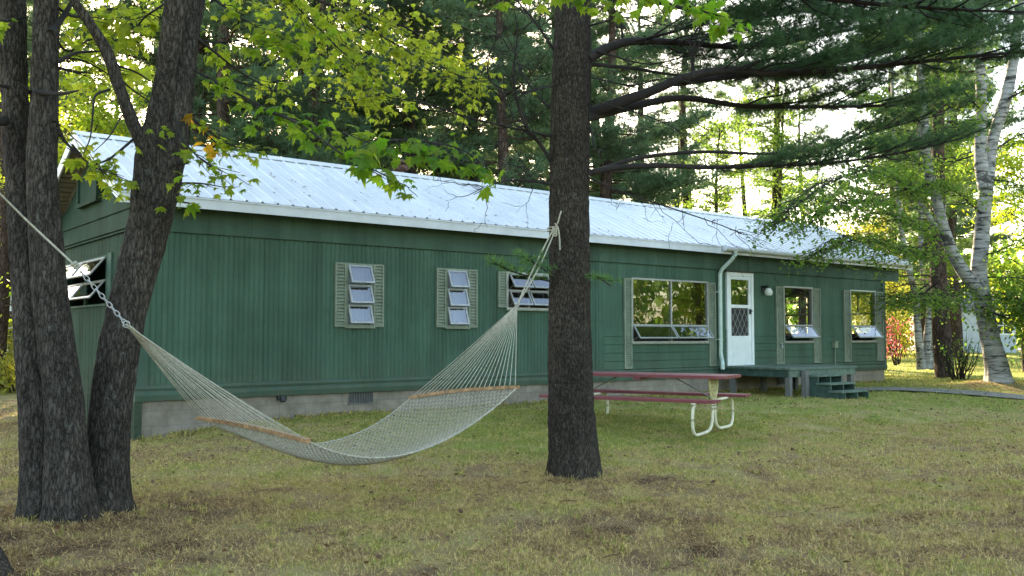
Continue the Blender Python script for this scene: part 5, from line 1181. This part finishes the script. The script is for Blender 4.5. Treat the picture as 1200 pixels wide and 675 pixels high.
# far woods belt and undergrowth
a = Acc(); N = 60000; th = RNG.random(N)*2*math.pi; rad_ = RNG.uniform(82, 100, N); hh = (7+5*fbm(np.stack([np.cos(th)*9, np.sin(th)*9, th*0], -1), 3, 5))*RNG.random(N)**.8
leaves(a, np.stack([np.cos(th)*rad_, 10+np.sin(th)*rad_, hh], -1), .9, 'oval', (.9, .4), .4); g = a.build('woods', M['leaf_birch']); tag(g, 'far belt of green woods around the clearing', 'woods', kind='stuff')
a = Acc(); N = 36000; x = RNG.uniform(-32, 9, N); y = RNG.uniform(30, 60, N); k = fbm(np.stack([x*.3, y*.3, x*0], -1), 3, 9) > .47; x, y = x[k], y[k]; hh = RNG.random(len(x))**1.2*2.6
leaves(a, np.stack([x, y, hh+.3], -1), .16, 'oval', (.8, .4), .3); g = a.build('undergrowth', M['leaf_birch']); tag(g, 'leafy undergrowth beneath the pines behind the house', 'undergrowth', kind='stuff')

# ------------------------------------------------------------------ far buildings
def hut(name, x, y, rz, w, d, h, wall, label, win):
    e = empty(name, (x, y, gz(x, y)), rz); tag(e, label, 'building'); a = Acc(); a.box((-w/2, -d/2, -.2), (w/2, d/2, h)); a.build('wall', wall, e)
    a = Acc(); a.add([(-w/2-.3, -d/2-.3, h+.0), (w/2+.3, -d/2-.3, h), (w/2+.3, 0, h+d*.28), (-w/2-.3, 0, h+d*.28), (w/2+.3, d/2+.3, h), (-w/2-.3, d/2+.3, h)], [(0, 1, 2, 3), (3, 2, 4, 5), (0, 5, 4, 1)]); a.add([(-w/2, -d/2, h), (-w/2, d/2, h), (-w/2, 0, h+d*.24), (w/2, -d/2, h), (w/2, d/2, h), (w/2, 0, h+d*.24)], [(0, 2, 1), (3, 4, 5)]); a.build('roof', M['greywood'], e)
    for (wx, wz, ww, wh) in win:
        a = Acc(); a.box((wx-ww/2-.08, -d/2-.04, wz-.08), (wx+ww/2+.08, -d/2-.002, wz+wh+.08)); f = a.build('window', M['white'], e)
        a = Acc(); n = 2
        for i in range(2):
            for j in range(2): a.box((wx-ww/2+i*ww/2+.03, -d/2-.055, wz+j*wh/2+.03), (wx-ww/2+(i+1)*ww/2-.03, -d/2-.042, wz+(j+1)*wh/2-.03))
        a.build('pane', M['dark'], f)
    return e
M['bluewhite'] = simple('pale_blue_clapboard', (.38, .42, .47), .6, .08, 3)
hut('white_cottage', -17.2, 30, .25, 5, 4, 2.6, M['white'], 'small white cottage at the far left edge behind the maples', [(1.2, .9, 1.2, 1.1), (-1.2, .9, 1.2, 1.1)])
hut('pale_shed', 28.2, 58, -.2, 5.0, 4.5, 2.5, M['bluewhite'], 'pale blue-white shed across the road behind the shrubs', [(1.8, 1.1, 1.0, 1.0)])

# ------------------------------------------------------------------ light
SAZ, SEL = R(-15), R(19)
w = bpy.data.worlds.new('World'); scene.world = w; w.use_nodes = True; nt = w.node_tree; bg = nt.nodes['Background']
sky = nt.nodes.new('ShaderNodeTexSky'); sky.sky_type = 'NISHITA'; sky.sun_disc = False; sky.sun_elevation = SEL; sky.sun_rotation = SAZ; sky.air_density = 1.0; sky.dust_density = 1.5; sky.ozone_density = 1.0
nt.links.new(sky.outputs[0], bg.inputs['Color']); bg.inputs['Strength'].default_value = .15
sl = bpy.data.lights.new('sun', 'SUN'); sl.energy = 5.0; sl.angle = R(.5); sl.color = (1, .87, .68); so = bpy.data.objects.new('sun', sl); COL.objects.link(so)
d = Vector((math.sin(SAZ)*math.cos(SEL), math.cos(SAZ)*math.cos(SEL), math.sin(SEL))); so.rotation_euler = d.to_track_quat('Z', 'Y').to_euler(); so.location = (0, 30, 30)
scene.view_settings.view_transform = 'Standard'; scene.view_settings.look = 'None'; scene.view_settings.gamma = 1; scene.view_settings.use_curve_mapping = False
scene.view_settings.exposure = 2.8
scene.view_settings.use_white_balance = True; scene.view_settings.white_balance_temperature = 7700; scene.view_settings.white_balance_tint = 10
cy = scene.cycles; cy.max_bounces = 6; cy.diffuse_bounces = 3; cy.glossy_bounces = 3; cy.transmission_bounces = 4; cy.transparent_max_bounces = 12; cy.caustics_reflective = False; cy.caustics_refractive = False
